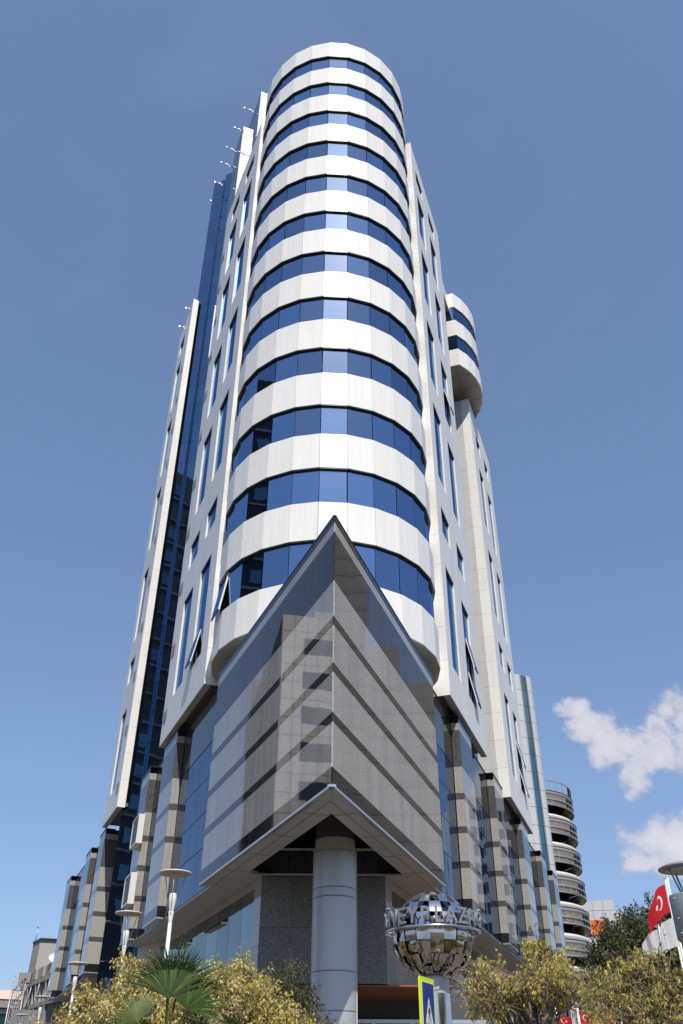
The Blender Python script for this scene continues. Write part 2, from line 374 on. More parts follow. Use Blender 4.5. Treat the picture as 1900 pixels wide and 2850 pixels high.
# ------------------------------------------------------------------ the office tower
T = thing('office_tower', 'tall white and blue glass office tower rising from a pointed grey granite podium', 'building', (0, 30, 0))
ZT, ZB = 16.153, 8.173                                              # podium top and underside
G = .014                                                            # joint width

# podium body
podium = prism('podium', [FR.pt(11.4, -.033), FR.pt(12.0, -.033), FR.pt(12.0, -.44), FR.pt(55, -.44), FR.pt(55, -9), FL.pt(55, -9), FL.pt(55, -.46), FL.pt(39.6, -.46), FL.pt(37.9, -.46), FL.pt(37.9, -5.4),
                          FL.pt(27.1, -5.4), FL.pt(27.1, -.46), FL.pt(12.3, -.46), FL.pt(12.3, -.033), FL.pt(11.4, -.033)], ZB+.05, ZT-.02, MORTAR, T)
prism('prow_body', [FR.pt(.1, -.03), FR.pt(11.41, -.032), FL.pt(11.41, -.032), FL.pt(.1, -.03)], 11.15, ZT-.03, MORTAR, podium)
for f_ in (FL, FR): solid('prow_backing', MORTAR, f_.box(.22, 11.4, -.06, -.031, ZB+.05, 11.16), podium)
rows = [(15.89, ZT, 'K'), (15.56, 15.89, 'L'), (13.92, 15.56, 'D'), (12.78, 13.92, 'L'), (12.51, 12.78, 'D'), (11.39, 12.51, 'L'), (11.13, 11.39, 'D'), (10.01, 11.13, 'L'), (9.76, 10.01, 'D'), (8.59, 9.76, 'L'), (ZB, 8.59, 'K')]
def granite(fr, a0, a1, p, n, rws=rows, rough=False, th=.028, jit=.0008):
    wd = (a1-a0)/n
    ML, MD, MK = (RGRAN, RDGRAN, BGRAN) if rough else (GRAN, DGRAN, BGRAN)
    for i in range(n):
        for z0, z1, k in rws:
            nm, m = {'L': ('granite_panel', ML), 'D': ('dark_granite_panel', MD), 'K': ('dark_granite_panel', MK)}[k]
            g = G if k == 'L' else G*.7
            piece(T, podium, nm, m, fr.box(a0+i*wd+g/2, a0+(i+1)*wd-g/2, p-th, p, z0+.004, z1-.004), jit=jit)
def granite_return(fr, a, p0, p1, n, rws=rows, th=.07):
    wd = (p1-p0)/n
    for i in range(n):
        for z0, z1, k in rws:
            nm, m = {'L': ('granite_panel', RGRAN), 'D': ('dark_granite_panel', RDGRAN), 'K': ('dark_granite_panel', BGRAN)}[k]
            piece(T, podium, nm, m, fr.box(a-th*0, a+th, p0+i*wd+.004, p0+(i+1)*wd-.004, z0+.004, z1-.004))
for fr, end in ((FR, 12.0), (FL, 12.3)):
    granite(fr, .008, end, 0, 21)
upper = [(15.89, ZT, 'K'), (15.0, 15.89, 'D'), (13.94, 15.0, 'D')]
glz = [13.92, 12.51, 11.13, 9.76, ZB]
def bay(fr, a0, a1, n, lines=glz, p=-.36):
    wd = (a1-a0)/n
    solid('bay_backing', FRAME, fr.box(a0, a1, p-.075, p-.062, ZB, ZT-.03), podium)
    for i in range(n):
        for z0, z1, k in upper:
            piece(T, podium, 'dark_granite_panel', BGRAN if k == 'K' else DGRAN, fr.box(a0+i*wd+.004, a0+(i+1)*wd-.004, p-.06, p, z0+.003, z1-.003), jit=.001)
        for z1, z0 in zip(lines, lines[1:]):
            piece(T, podium, 'podium_pane', PODG, fr.box(a0+i*wd+.009, a0+(i+1)*wd-.009, p-.05, p-.01, z0+.016, z1-.016), jit=.0022)
def pier(fr, a0, a1, n=4, steps=True):
    granite(fr, a0+.075, a1, 0, n)
    granite_return(fr, a0, -.18, 0, 1)
    granite_return(fr, a0-.035, -.36, -.175, 1)
    piece(T, podium, 'base_trim', ALU, fr.box(a0-.02, a1, -.3, .012, ZB-.07, ZB-.004))
bay(FR, 12.05, 16.6, 8); pier(FR, 16.8, 19.5)
bay(FR, 19.5, 25.0, 9); pier(FR, 25.2, 27.9)
bay(FR, 27.9, 33.9, 10); pier(FR, 34.1, 36.7)
bay(FR, 36.7, 42.2, 9); pier(FR, 42.4, 44.9)
bay(FR, 44.9, 48.3, 5); pier(FR, 48.5, 50.9)
bay(FR, 50.9, 55, 6)
bay(FL, 12.35, 18.95, 11); pier(FL, 19.15, 21.8)
bay(FL, 21.8, 24.8, 5); pier(FL, 25.0, 27.0, 3)
granite(FL, 37.88, 39.9, 0, 3); granite_return(FL, 37.8, -1.05, 0, 1)
piece(T, podium, 'base_trim', ALU, FL.box(37.75, 39.9, -1.05, .012, ZB-.07, ZB-.004))
bay(FL, 39.9, 43.0, 5); pier(FL, 43.2, 45.5)
bay(FL, 45.5, 52.3, 11); pier(FL, 52.5, 54.9, 3)
for fr, e in ((FR, 12.0), (FL, 12.3)):
    piece(T, podium, 'base_trim', ALU, fr.box(0.02, e, -.12, .02, ZB-.07, ZB-.004))
    piece(T, podium, 'coping', FRAME, fr.box(.06, e, -.09, .012, ZT+.003, ZT+.04))
for a0, a1 in ((12.05, 16.6), (19.5, 25), (27.9, 33.9), (36.7, 42.2)): piece(T, podium, 'coping', FRAME, FR.box(a0, a1, -.6, -.33, ZT+.003, ZT+.04))
for a0, a1 in ((16.6, 19.5), (25, 27.9), (33.9, 36.7), (42.2, 44.9), (48.3, 50.9)): piece(T, podium, 'coping', FRAME, FR.box(a0, a1, -.6, .03, ZT+.003, ZT+.05))
for a0, a1 in ((12.35, 18.95), (21.8, 24.8), (39.9, 43), (45.5, 52.3)): piece(T, podium, 'coping', FRAME, FL.box(a0, a1, -.6, -.33, ZT+.003, ZT+.04))
for a0, a1 in ((18.95, 21.8), (24.8, 27), (37.75, 39.9), (43, 45.5), (52.3, 54.9)): piece(T, podium, 'coping', FRAME, FL.box(a0, a1, -.6, .03, ZT+.003, ZT+.05))
# louvre boxes on the left podium
def louvre(fr, a0, a1, p0, p1, z0, z1, n, parent=T):
    bm = bmesh.new(); t = .07
    for b in ((a0, a0+t, z0, z1), (a1-t, a1, z0, z1), (a0+t, a1-t, z0, z0+t), (a0+t, a1-t, z1-t, z1)): bxx(bm, fr.box(b[0], b[1], p0, p1, b[2], b[3]))
    o = mesh_obj('louvre_vent', bm, LAMPW, parent)
    bm = bmesh.new(); bxx(bm, fr.box(a0+t, a1-t, p0, p0+.05, z0+t, z1-t)); mesh_obj('vent_backing', bm, BACK, o)
    for i in range(n):
        z = z0+t+(i+.5)*(z1-z0-2*t)/n
        piece(T, o, 'louvre_blade', ALU, fr.box(a0+t, a1-t, p0+.06, p1-.02, z-.012, z+.012))
for z0, z1 in ((12.35, 13.75), (9.6, 11.0)): louvre(FL, 24.75, 26.3, 0, .3, z0, z1, 12)
for z0, z1 in ((12.4, 14.0), (8.95, 10.6)): louvre(FL, 40.0, 41.2, -.36, -.22, z0, z1, 12)

# underside of the podium with the triangular opening over the column
apex = (-.22, 23.37); ledL = (-3.05, 30.32); ledR = (2.15, 30.62)
def soffit_poly(name, pts, z0, z1, m): return prism(name, pts, z0, z1, m, podium)
inL, inR = FL.pt(12.3, -.3), FR.pt(12.0, -.3)
v2 = lambda v: (v[0], v[1])
soffit_poly('soffit', [v2(FR.pt(.25, -.1)), v2(FR.pt(12.0, -.1)), v2(FR.pt(12.0, -.4)), v2(FR.pt(55, -.4)), (ledR[0]+8, 60), (1.4, 30.9), ledR, apex], ZB-.06, ZB+.04, SOFF)
soffit_poly('soffit', [v2(FL.pt(.25, -.1)), apex, ledL, (-2.4, 30.9), v2(FL.pt(27.1, -3)), v2(FL.pt(27.1, -.4)), v2(FL.pt(12.3, -.4)), v2(FL.pt(12.3, -.1))], ZB-.06, ZB+.04, SOFF)
soffit_poly('soffit', [v2(FL.pt(37.9, -1.0)), v2(FL.pt(37.9, -9)), v2(FL.pt(55, -9)), v2(FL.pt(55, -.4)), v2(FL.pt(39.9, -.4)), v2(FL.pt(39.9, -.1)), v2(FL.pt(37.9, -.1))], ZB-.06, ZB+.04, SOFF)
# border joints of the soffit
bm = bmesh.new()
for fr, e in ((FR, 12), (FL, 12)):
    bxx(bm, fr.box(1.2, e, -.45, -.435, ZB-.066, ZB-.058))
    for a in (2.4, 4.8, 7.2, 9.6): bxx(bm, fr.box(a, a+.015, -.86, -.1, ZB-.067, ZB-.059))
mesh_obj('soffit_joint', bm, BACK, podium)
# interior of the opening
gp = 27.3
xl = lambda y: apex[0]+(ledL[0]-apex[0])*(y-apex[1])/(ledL[1]-apex[1]); xr = lambda y: apex[0]+(ledR[0]-apex[0])*(y-apex[1])/(ledR[1]-apex[1])
op = link('opening_lining', None, T)
def quad(name, pts, m, parent, th=.04):
    bm = bmesh.new(); bm.faces.new([bm.verts.new(p) for p in pts]); bmesh.ops.solidify(bm, geom=bm.faces[:], thickness=th); return mesh_obj(name, bm, m, parent)
xs = [xl(gp)-.3, -1.0, -.16, .62, xr(gp)+.3]
xs = [xl(gp)-.02, -1.0, -.16, .62, xr(gp)+.02]
for a, b in zip(xs, xs[1:]):
    quad('lining_panel', [(a+.012, gp, ZB-.0), (b-.012, gp, ZB-.0), (b-.012, gp, 11), (a+.012, gp, 11)], LAMPW, op)
xs2 = [ledL[0]-.02, -1.25, -.16, .9, ledR[0]+.02]
for i in range(4):
    quad('lining_panel', [(xs[i]+.012, gp+.045, ZB+.02), (xs[i+1]-.012, gp+.045, ZB+.02), (xs2[i+1]-.012, 30.66, 8.9), (xs2[i]+.012, 30.66, 8.9)], LAMPW, op)
quad('lining_panel', [(apex[0], apex[1]-.02, ZB+.05), (ledL[0]-.03, ledL[1], ZB+.05), (ledL[0]-.03, ledL[1], 11), (apex[0], apex[1]-.02, 11)], LAMPW, op)
quad('lining_panel', [(apex[0], apex[1]-.02, ZB+.05), (ledR[0]+.03, ledR[1], ZB+.05), (ledR[0]+.03, ledR[1], 11), (apex[0], apex[1]-.02, 11)], LAMPW, op)
prism('lining_roof', [(apex[0]-.1, apex[1]-.1), (ledR[0]+.2, 30.9), (ledL[0]-.2, 30.9)], 11, 11.1, DSOFF, op)
for a, b in ((-3.3, -1.75), (-1.73, .2), (.22, 1.3), (1.32, 2.5)):
    piece(T, op, 'clerestory_pane', DARKG, axbox(a, b, 30.62, 30.66, ZB, 8.93))
solid('ledge', ALU, axbox(-3.3, 2.5, 30.5, 30.72, ZB-.1, ZB-.04), op)
bm = bmesh.new(); bxx(bm, MB((-.16, gp-.16, 8.55), (1, 0, 0), (0, 1, 0), Z, .36, .26, .2)); bxx(bm, MB((-.16, gp-.14, 8.38), (1, 0, 0), (0, 1, 0), Z, .28, .2, .14)); mesh_obj('floodlight', bm, SOFF, op)

# column under the prow
cy = 27.3; cxm = -.14; cr_ = .625
colm = link('column', None, T, Matrix.Translation((cxm, cy, 0)))
zz = [0, 1.6, 3.83, 4.8, 6.73, 6.98, ZB-.15]
for z0, z1 in zip(zz, zz[1:]):
    bm = bmesh.new(); lathe(bm, (cxm, cy, 0), [(cr_-.03, z0+.004), (cr_-.004, z0+.008), (cr_, z0+.02), (cr_, z0+.06), (cr_, z1-.06), (cr_, z1-.02), (cr_-.004, z1-.008), (cr_-.03, z1-.004)], 64); mesh_obj('steel_drum', bm, STEEL, colm)
bm = bmesh.new(); lathe(bm, (cxm, cy, 0), [(cr_-.035, 0), (cr_-.035, 9.2)], 48); mesh_obj('column_core', bm, BACK, colm)
bm = bmesh.new(); lathe(bm, (cxm, cy, 0), [(cr_-.02, ZB-.16), (cr_-.02, ZB+.2)], 64); mesh_obj('column_collar', bm, SOFF, colm)
bm = bmesh.new(); bxx(bm, axbox(cxm+cr_-.02, cxm+cr_+.03, cy-.03, cy+.03, 0, ZB)); bxx(bm, axbox(cxm-cr_-.03, cxm-cr_+.02, cy-.03, cy+.03, 0, ZB)); mesh_obj('seam_strip', bm, SOFF, colm)

# set-back ground storeys under the podium
gs = link('set_back_storey', None, T)
WL = Fr((-2.6, 30.6), -22.602, -1); WR = Fr((1.53, 30.6), 19.049, 1)
prism('storey_core', [(-2.5, 30.72), (1.45, 30.72), v2(WR.pt(24, -.2)), v2(WL.pt(24, -.2))], 4.95, ZB-.06, BACK, gs)
n = 4; x0, x1 = -2.6, 1.53
for i in range(n):
    a, b = x0+(x1-x0)*i/n, x0+(x1-x0)*(i+1)/n
    for z0, z1 in ((4.9, 6.5), (6.5, ZB-.11)):
        piece(T, gs, 'dark_granite_panel', WALLG, axbox(a+.005, b-.005, 30.6, 30.68, z0+.004, z1-.004), jit=.0006)
for wf in (WL, WR):
    for i in range(24):
        a, b = i*1.0, i*1.0+1
        piece(T, gs, 'storey_panel', GRAN, wf.box(a+.006, b-.006, -.14, 0, 4.9, 5.97), jit=.0006)
        piece(T, gs, 'storey_panel', GRAN, wf.box(a+.006, b-.006, -.14, 0, 7.8, ZB-.07), jit=.0006)
    for i in range(15):
        piece(T, gs, 'storey_pane', GREENG, wf.box(.75+i*1.5, .75+(i+1)*1.5-.02, -.08, -.05, 5.98, 7.79), jit=.001)
    piece(T, gs, 'storey_panel', GRAN, wf.box(0, .74, -.14, 0, 5.98, 7.79))
    bm = bmesh.new(); bxx(bm, wf.box(.7, 24, -1.6, -1.55, 5.9, 7.8)); mesh_obj('room_wall', bm, BLIND, gs)
    for i in range(10): piece(T, gs, 'ceiling_lamp', LAMPW, wf.box(1.6+i*2.2, 2.5+i*2.2, -.9, -.6, 7.6, 7.64))
# timber soffit of the entrance and its doors
for i in range(14):
    piece(T, gs, 'timber_board', WOOD, axbox(-2.5, 3.6, 30.75+i*.3, 31.03+i*.3, 4.84, 4.89))
bm = bmesh.new(); bxx(bm, axbox(-5, 5.4, 34.9, 35, .1, 4.84)); mesh_obj('entrance_backing', bm, BACK, gs)
for i in range(7):
    x = -4.2+i*1.35
    piece(T, gs, 'door_pane', DARKG, axbox(x+.05, x+1.3, 34.6, 34.64, .15, 4.1)); piece(T, gs, 'door_frame', ALU, axbox(x-.05, x+.05, 34.55, 34.7, .13, 4.2))
piece(T, gs, 'door_frame', ALU, axbox(-4.3, 5.2, 34.56, 34.69, 4.12, 4.24))
for wf in (WL, WR):
    prism('lower_wall', [v2(wf.pt(4.5, -.4)), v2(wf.pt(24, -.4)), v2(wf.pt(24, -1)), v2(wf.pt(4.5, -1))], .1, 4.89, DCONC, gs)
    prism('lower_soffit', [v2(wf.pt(4.4, 0)), v2(wf.pt(24, 0)), v2(wf.pt(24, -1.2)), v2(wf.pt(4.4, -1.2))], 4.82, 4.88, DSOFF, gs)
# grey service wall with a vent beside the recess on the left
sv = prism('service_wall', [v2(FL.pt(22.6, -2.2)), v2(FL.pt(27.0, -.9)), v2(FL.pt(27.0, -4)), v2(FL.pt(22.6, -4))], .1, ZB-.07, LGREY, podium)

# ------------------------------------------------------------------ the round bay
bayp = link('round_bay', None, T, Matrix.Translation((-.641, 33.93, 16.85)))
BC = Vector((-.641, 33.93, 0)); BR = 4.874
heads = [58.41, 55.2, 51.98, 48.76, 45.42, 42.04, 38.61, 35.1, 31.49, 27.85, 24.23, 20.54]
sills = [56.92, 53.75, 50.48, 47.17, 43.83, 40.44, 36.97, 33.43, 29.82, 26.12, 22.42, 18.63]
def arc_unit(name, r0, r1, half, gap):
    """plan trapezoid between two radii, pointing to -Y, unit height"""
    v = []
    for z in (-.5, .5):
        for r in (r1, r0):
            hw = r*math.sin(half)-gap; y = -r*math.cos(half)
            v += [Vector((-hw, y, z)), Vector((hw, y, z))]
    RAW[name] = (v, [[0, 1, 5, 4], [3, 2, 6, 7], [2, 0, 4, 6], [1, 3, 7, 5], [0, 2, 3, 1], [4, 5, 7, 6]])
H = R(7.2)
arc_unit('bay_panel', BR-.16, BR, H, .008); arc_unit('bay_pane', BR-.16, BR-.12, H, .016); arc_unit('bay_blind', BR-.42, BR-.40, H, .04); arc_unit('bay_head', BR-.2, BR-.015, H, .0); arc_unit('bay_soffit', BR-1.0, BR-.02, H, .006)
def arcM(k, z0, z1, tilt=0):
    ang = R(-3.75+14.4*k)+H
    return Matrix.Translation((BC.x, BC.y, (z0+z1)/2)) @ Matrix.Rotation(ang, 4, 'Z') @ Matrix.Diagonal((1, 1, z1-z0, 1))
KS = range(-9, 10)
sp = [(heads[0], 60.14)] + [(heads[i+1], sills[i]) for i in range(11)] + [(16.85, sills[11])]
for k in KS:
    for z0, z1 in sp: piece(T, bayp, 'bay_panel', WHITE, arcM(k, z0+.02, z1), 'bay_panel', jit=.0004)
    for i, (z0, z1) in enumerate(zip(sills, heads)):
        if (k, i) == (-5, 11): continue
        piece(T, bayp, 'bay_pane', BAYG, arcM(k, z0+.012, z1-.012), 'bay_pane', jit=.0015)
        piece(T, bayp, 'bay_head', FRAME, arcM(k, z1-.03, z1+.018), 'bay_head')
        if (i in (8, 9) and k in (-4, -3, -2, 1, 2, 3, 0, -1)) or random.random() < .13:
            f = .62 if i in (8, 9) else random.uniform(.2, .8)
            piece(T, bayp, 'window_blind', BLIND, arcM(k, z1-(z1-z0)*f, z1-.05), 'bay_blind')
    piece(T, bayp, 'bay_soffit', SOFF, arcM(k, 16.83, 16.9), 'bay_soffit')
bm = bmesh.new(); lathe(bm, BC, [(0, 16.95), (BR-1.0, 16.95), (BR-1.0, 60.0), (0, 60.0)], 50); mesh_obj('bay_core', bm, ROOMD, bayp)
for i in range(12):
    bm = bmesh.new(); z0, z1 = sp[i+1][0], sp[i+1][1]
    lathe(bm, BC, [(BR-1.05, z0+.1), (BR-.17, z0+.1), (BR-.17, z1-.04), (BR-1.05, z1-.04)], 50); mesh_obj('floor_slab', bm, BACK, bayp)
bm = bmesh.new(); lathe(bm, BC, [(0, 58.5), (BR-.17, 58.5), (BR-.17, 60.05), (0, 60.05)], 50); mesh_obj('bay_roof', bm, CORE, bayp)
bm = bmesh.new(); lathe(bm, BC, [(0, 16.2), (BR-1.1, 16.2), (BR-1.1, 16.86), (0, 16.86)], 50); mesh_obj('bay_foot', bm, DSOFF, bayp)
# sash swung open in the lowest storey, top hung
ang = R(-3.75+14.4*-5)+H
Mo = Matrix.Translation((BC.x, BC.y, heads[11]-.03)) @ Matrix.Rotation(ang, 4, 'Z') @ Matrix.Translation((0, -(BR-.12)*math.cos(H), 0)) @ Matrix.Rotation(R(-9), 4, 'X')
sash = solid('open_sash', FRAME, Mo @ Matrix.Translation((0, 0, -.93)) @ Matrix.Diagonal((1.17, .05, 1.86, 1)), T)
solid('sash_pane', BLUEG, Mo @ Matrix.Translation((0, -.03, -.93)) @ Matrix.Diagonal((1.09, .015, 1.78, 1)), sash)
solid('sash_edge', LAMPW, Mo @ Matrix.Translation((.6, .01, -.93)) @ Matrix.Diagonal((.04, .07, 1.86, 1)), sash)

# ------------------------------------------------------------------ white facade blocks
def facade(fr, a0, ln, p, z0, z1, cols, wins, vents=None, opens=(), dep=5.0, stripin=2.4, grey=0):
    """a block whose long face lies at p, with window columns `cols` (along, relative to a0) and window rows `wins`"""
    blk = solid('facade_block', BACK, fr.box(a0+.34, a0+ln-.05, p-dep, p-.15, z0+.35, z1-.05), T)
    lines = sorted(set([z0, z1] + [z for wv in wins for z in wv]))
    zs = [lines[0]]
    for b in lines[1:]:
        k = max(1, round((b-zs[-1])/1.68)); s = zs[-1]
        for i in range(1, k+1): zs.append(s+(b-s)*i/k)
    xs = [0]
    for t in [c for cc in cols for c in cc] + ([v for v in vents[:2]] if vents else []) + [ln]:
        k = max(1, round((t-xs[-1])/.62)); s = xs[-1]
        for i in range(1, k+1): xs.append(s+(t-s)*i/k)
    for i in range(len(xs)-1):
        xm = (xs[i]+xs[i+1])/2; inw = any(c0 < xm < c1 for c0, c1 in cols)
        for j in range(len(zs)-1):
            zm = (zs[j]+zs[j+1])/2
            if inw and any(b < zm < t for t, b in wins): continue
            if vents and vents[0] < xm < vents[1] and any(v0 < zm < v1 for v0, v1 in vents[2]): pass
            piece(T, blk, 'facade_panel', WHITE, fr.box(a0+xs[i]+G*.4, a0+xs[i+1]-G*.4, p-.14, p, zs[j]+G*.4, zs[j+1]-G*.4), jit=.0005)
    for ci, (c0, c1) in enumerate(cols):
        for wi, (t, b) in enumerate(wins):
            k = max(1, round((t-b)/1.75))
            for q in range(k):
                y0, y1 = b+(t-b)*q/k, b+(t-b)*(q+1)/k
                for h in range(2):
                    e0, e1 = a0+c0+(c1-c0)*h/2, a0+c0+(c1-c0)*(h+1)/2
                    piece(T, blk, 'facade_pane', BLUEG, fr.box(e0+.012, e1-.012, p-.13, p-.10, y0+.012, y1-.012), jit=.0015)
            piece(T, blk, 'window_head', FRAME, fr.box(a0+c0+.004, a0+c1-.004, p-.10, p-.01, t-.05, t-.004))
    for (ci, t, hgt) in opens:                                      # top-hung sashes standing open
        c0, c1 = cols[ci]; wdt = (c1-c0)*.48; cc = a0+c1-wdt/2-.02
        base = fr.pt(cc, p-.1, t-.05)
        ax = fr.u if fr.side < 0 else -fr.u
        Mr = MB(base, ax, fr.n, Z, 1, 1, 1) @ Matrix.Rotation(R(11), 4, 'X')
        s = solid('open_sash', FRAME, Mr @ Matrix.Translation((0, 0, -hgt/2)) @ Matrix.Diagonal((wdt, .05, hgt, 1)), T)
        solid('sash_pane', BLUEG, Mr @ Matrix.Translation((0, .03, -hgt/2)) @ Matrix.Diagonal((wdt-.08, .012, hgt-.08, 1)), s)
        for sg in (-1, 1): solid('sash_edge', LAMPW, Mr @ Matrix.Translation((sg*wdt/2, -.01, -hgt/2)) @ Matrix.Diagonal((.014, .05, hgt, 1)), s)
    if vents:
        for v0, v1 in vents[2]:
            bm = bmesh.new(); bxx(bm, fr.box(a0+vents[0], a0+vents[1], p+.002, p+.012, v0, v1))
            for q in range(7):
                zq = v0+(q+.5)*(v1-v0)/7; bxx(bm, fr.box(a0+vents[0]+.03, a0+vents[1]-.03, p+.013, p+.03, zq-.02, zq+.02), 1)
            mesh_obj('vent', bm, [FRAME, SOFF], blk)
    # narrow return facing the street corner
    q0 = p-(grey or .62)-.008; k = round((z1-z0)/1.68)
    for i in range(k):
        y0, y1 = z0+(z1-z0)*i/k, z0+(z1-z0)*(i+1)/k
        piece(T, blk, 'strip_panel', WHITE, fr.box(a0-.05, a0-.004, p-min(stripin, grey or .62), p, y0+.006, y1-.006), jit=.0005)
        if stripin > .7: piece(T, blk, 'strip_panel', SGREY if grey else WHITE, fr.box(a0-.05, a0-.004, p-stripin, q0, y0+.006, y1-.006), jit=.0005)
    solid('strip_backing', BACK, fr.box(a0, a0+.33, p-stripin+.02, p-.145, z0+.02, z1-.02), blk)
    # soffit border and dark recess below
    for i in range(int(ln/.9)):
        e0, e1 = a0+i*ln/int(ln/.9), a0+(i+1)*ln/int(ln/.9)
        piece(T, blk, 'soffit_panel', SOFF, fr.box(e0+.006, e1-.006, p-.3, p-.002, z0-.03, z0-.004))
    solid('soffit_recess', DSOFF, fr.box(a0+.05, a0+ln-.3, p-2.2, p-.31, z0+.1, z0+.3), blk)
    solid('block_foot', BACK, fr.box(a0+.2, a0+ln-.4, p-4.6, p-1.1, ZT-.1, z0+.35), blk)
    solid('coping', ALU, fr.box(a0-.06, a0+ln, p-.4, p+.015, z1+.002, z1+.05), blk)
    return blk
rR = [(56.4, 55.2), (53.6, 49.4), (47.7, 43.1), (41.2, 36.3), (34.4, 29.2), (27.2, 25.6), (23.6, 18.25)]
rL = [(57.0, 55.8), (54.1, 49.8), (48.0, 43.3), (41.3, 36.5), (34.55, 29.3), (27.2, 25.65), (23.7, 18.4)]
r2 = [(45.0, 43.7), (41.7, 36.5), (34.4, 29.2), (27.2, 25.5), (23.6, 18.3)]
r3 = [(58.7, 57.2), (55.4, 50.6), (48.7, 43.6), (41.8, 36.6), (34.4, 29.0), (27.3, 25.6), (23.4, 18.1)]
ZS = 16.453
ventz = [(z, z+.66) for z in (17.5, 21.15, 24.85, 28.5, 32.1, 35.7, 39.25, 42.7, 46.2, 49.6, 53.0)]
facade(FR, 14.98, 8.25, .10, ZS, 58.2, [(1.0, 2.85), (4.6, 6.4)], rR, opens=((1, 21.9, 1.75), (1, 18.25+1.75, 1.75), (1, 39.5, 1.7)))
facade(FL, 14.23, 8.35, .15, ZS, 58.7, [(1.2, 3.1), (4.6, 6.5)], rL, (7.45, 8.15, ventz), opens=((0, 18.4+1.75, 1.75),))
facade(FR, 30.45, 8.3, .10, ZS, 47.1, [(1.75, 3.4), (5.0, 6.65)], r2, opens=((1, 21.9, 1.75), (1, 20.0, 1.75)), stripin=1.72, grey=.64)
facade(FL, 33.76, 4.9, .15, ZS, 61.0, [(2.0, 3.9)], r3, (.55, 1.2, ventz), stripin=.48)

# recess glass on the right, with white fascia
rc = solid('recess_wall', BACK, FR.box(23.3, 39.5, -6, -1.72, 15.9, 55.2), T)
for i in range(6):
    a0, a1 = 23.25+i*1.2, 23.25+(i+1)*1.2
    z = 16.2
    while z < 53.8:
        piece(T, rc, 'recess_pane', BLUEG, FR.box(a0+.012, a1-.012, -1.66, -1.62, z+.012, min(z+1.75, 53.9)-.012), jit=.0018); z += 1.75
    piece(T, rc, 'fascia_panel', WHITE, FR.box(a0+.005, a1-.005, -1.7, -.25, 54.0, 55.4))

# turret bay high on the right
tu = link('corner_turret', None, T, Matrix.Translation(FR.pt(30.5, -4, 48)))
tcn, tr_ = (30.6, -4.16), 5.35
arc_unit('turret_panel', tr_-.12, tr_, R(5.45), .006); arc_unit('turret_pane', tr_-.14, tr_-.1, R(5.45), .012)
trot = math.atan2(-FR.n.x, FR.n.y)+math.pi
tlev = [(48.0, 49.7, 'W'), (49.7, 51.2, 'G'), (51.2, 52.9, 'W'), (52.9, 54.4, 'G'), (54.4, 56.0, 'W')]
tcw = FR.pt(*tcn)
for i in range(8):
    phi = R(-36.7+10.9*i)+R(5.45)                                     # measured from the outward normal, towards +along
    d = FR.n*math.cos(phi)+FR.u*math.sin(phi); ang = math.atan2(d.x, -d.y)
    for z0, z1, k in tlev:
        Mt = Matrix.Translation((tcw.x, tcw.y, (z0+z1)/2)) @ Matrix.Rotation(ang, 4, 'Z') @ Matrix.Diagonal((1, 1, z1-z0-.012, 1))
        if k == 'W': piece(T, tu, 'turret_panel', WHITE, Mt, 'turret_panel')
        else: piece(T, tu, 'turret_pane', BLUEG, Mt, 'turret_pane', jit=.001)
a_s = tcn[0]+tr_*math.sin(R(-36.7)); p_s = tcn[1]+tr_*math.cos(R(-36.7))
for z0, z1, k in tlev:
    piece(T, tu, 'turret_panel' if k == 'W' else 'turret_pane', WHITE if k == 'W' else BLUEG, FR.box(a_s, a_s+.1, -1.62, p_s, z0+.006, z1-.006))
tp = []
for i in range(9):
    phi = R(-36.7+10.9*i); tp.append(v2(FR.pt(tcn[0]+(tr_-.1)*math.sin(phi), tcn[1]+(tr_-.1)*math.cos(phi))))
tp2 = tp + [v2(FR.pt(tcn[0]+3.9, -1.7)), v2(FR.pt(a_s+.1, -1.7))]
prism('turret_floor', tp2, 47.98, 48.06, SOFF, tu); prism('turret_roof', tp2, 55.5, 55.9, CORE, tu)
bm = bmesh.new()
for a in (28.6, 30.1, 31.6, 33.1): bxx(bm, FR.box(a, a+.02, -1.6, .9, 47.968, 47.978))
bxx(bm, FR.box(28.0, 34.4, -.3, -.28, 47.967, 47.977)); mesh_obj('soffit_joint', bm, BACK, tu)
bm = bmesh.new()
prism('turret_core', [v2(FR.pt(27.6, -1.65)), v2(FR.pt(27.9, -.9)), v2(FR.pt(33.6, -.9)), v2(FR.pt(33.9, -1.65))], 48.1, 55.4, ROOMD, tu)

# glass lift shaft standing back on the left
sh = link('lift_shaft', None, T)
S0 = Fr((-13.2, 52.6), 112.6, 1)                                    # along = towards the right, n points to the street
S0.n = -S0.n if S0.n.y > 0 else S0.n
def sbox(a0, a1, p0, p1, z0, z1):
    c = S0.o+S0.u*((a0+a1)/2)+S0.n*((p0+p1)/2)+Z*((z0+z1)/2)
    return MB(c, S0.u, -S0.n, Z, a1-a0, p1-p0, z1-z0)
z = .2; zl = []
while z < 77: zl.append((z, z+2.02)); z += 2.02
for z0, z1 in zl:
    piece(T, sh, 'shaft_pane', SHAFTG, sbox(.12, 1.2, -.05, 0, z0+.012, z1-.012), jit=.0008)
    for q in range(2): piece(T, sh, 'shaft_pane', SHAFTG, sbox(1.3+q*1.6, 1.3+(q+1)*1.6-.02, -.17, -.12, z0+.012, z1-.012), jit=.0008)
    piece(T, sh, 'shaft_fin', SHAFTG, sbox(1.21, 1.28, -.14, .1, z0+.006, z1-.006))
for z0, z1 in ((77.2, 79.2),): 
    for q in range(2): piece(T, sh, 'shaft_pane', SHAFTG, sbox(1.3+q*1.6, 1.3+(q+1)*1.6-.02, -.17, -.12, z0+.012, z1+.8), jit=.0008)
solid('shaft_core', BACK, sbox(.3, 4.6, -5, -.25, .1, 76.9), sh)
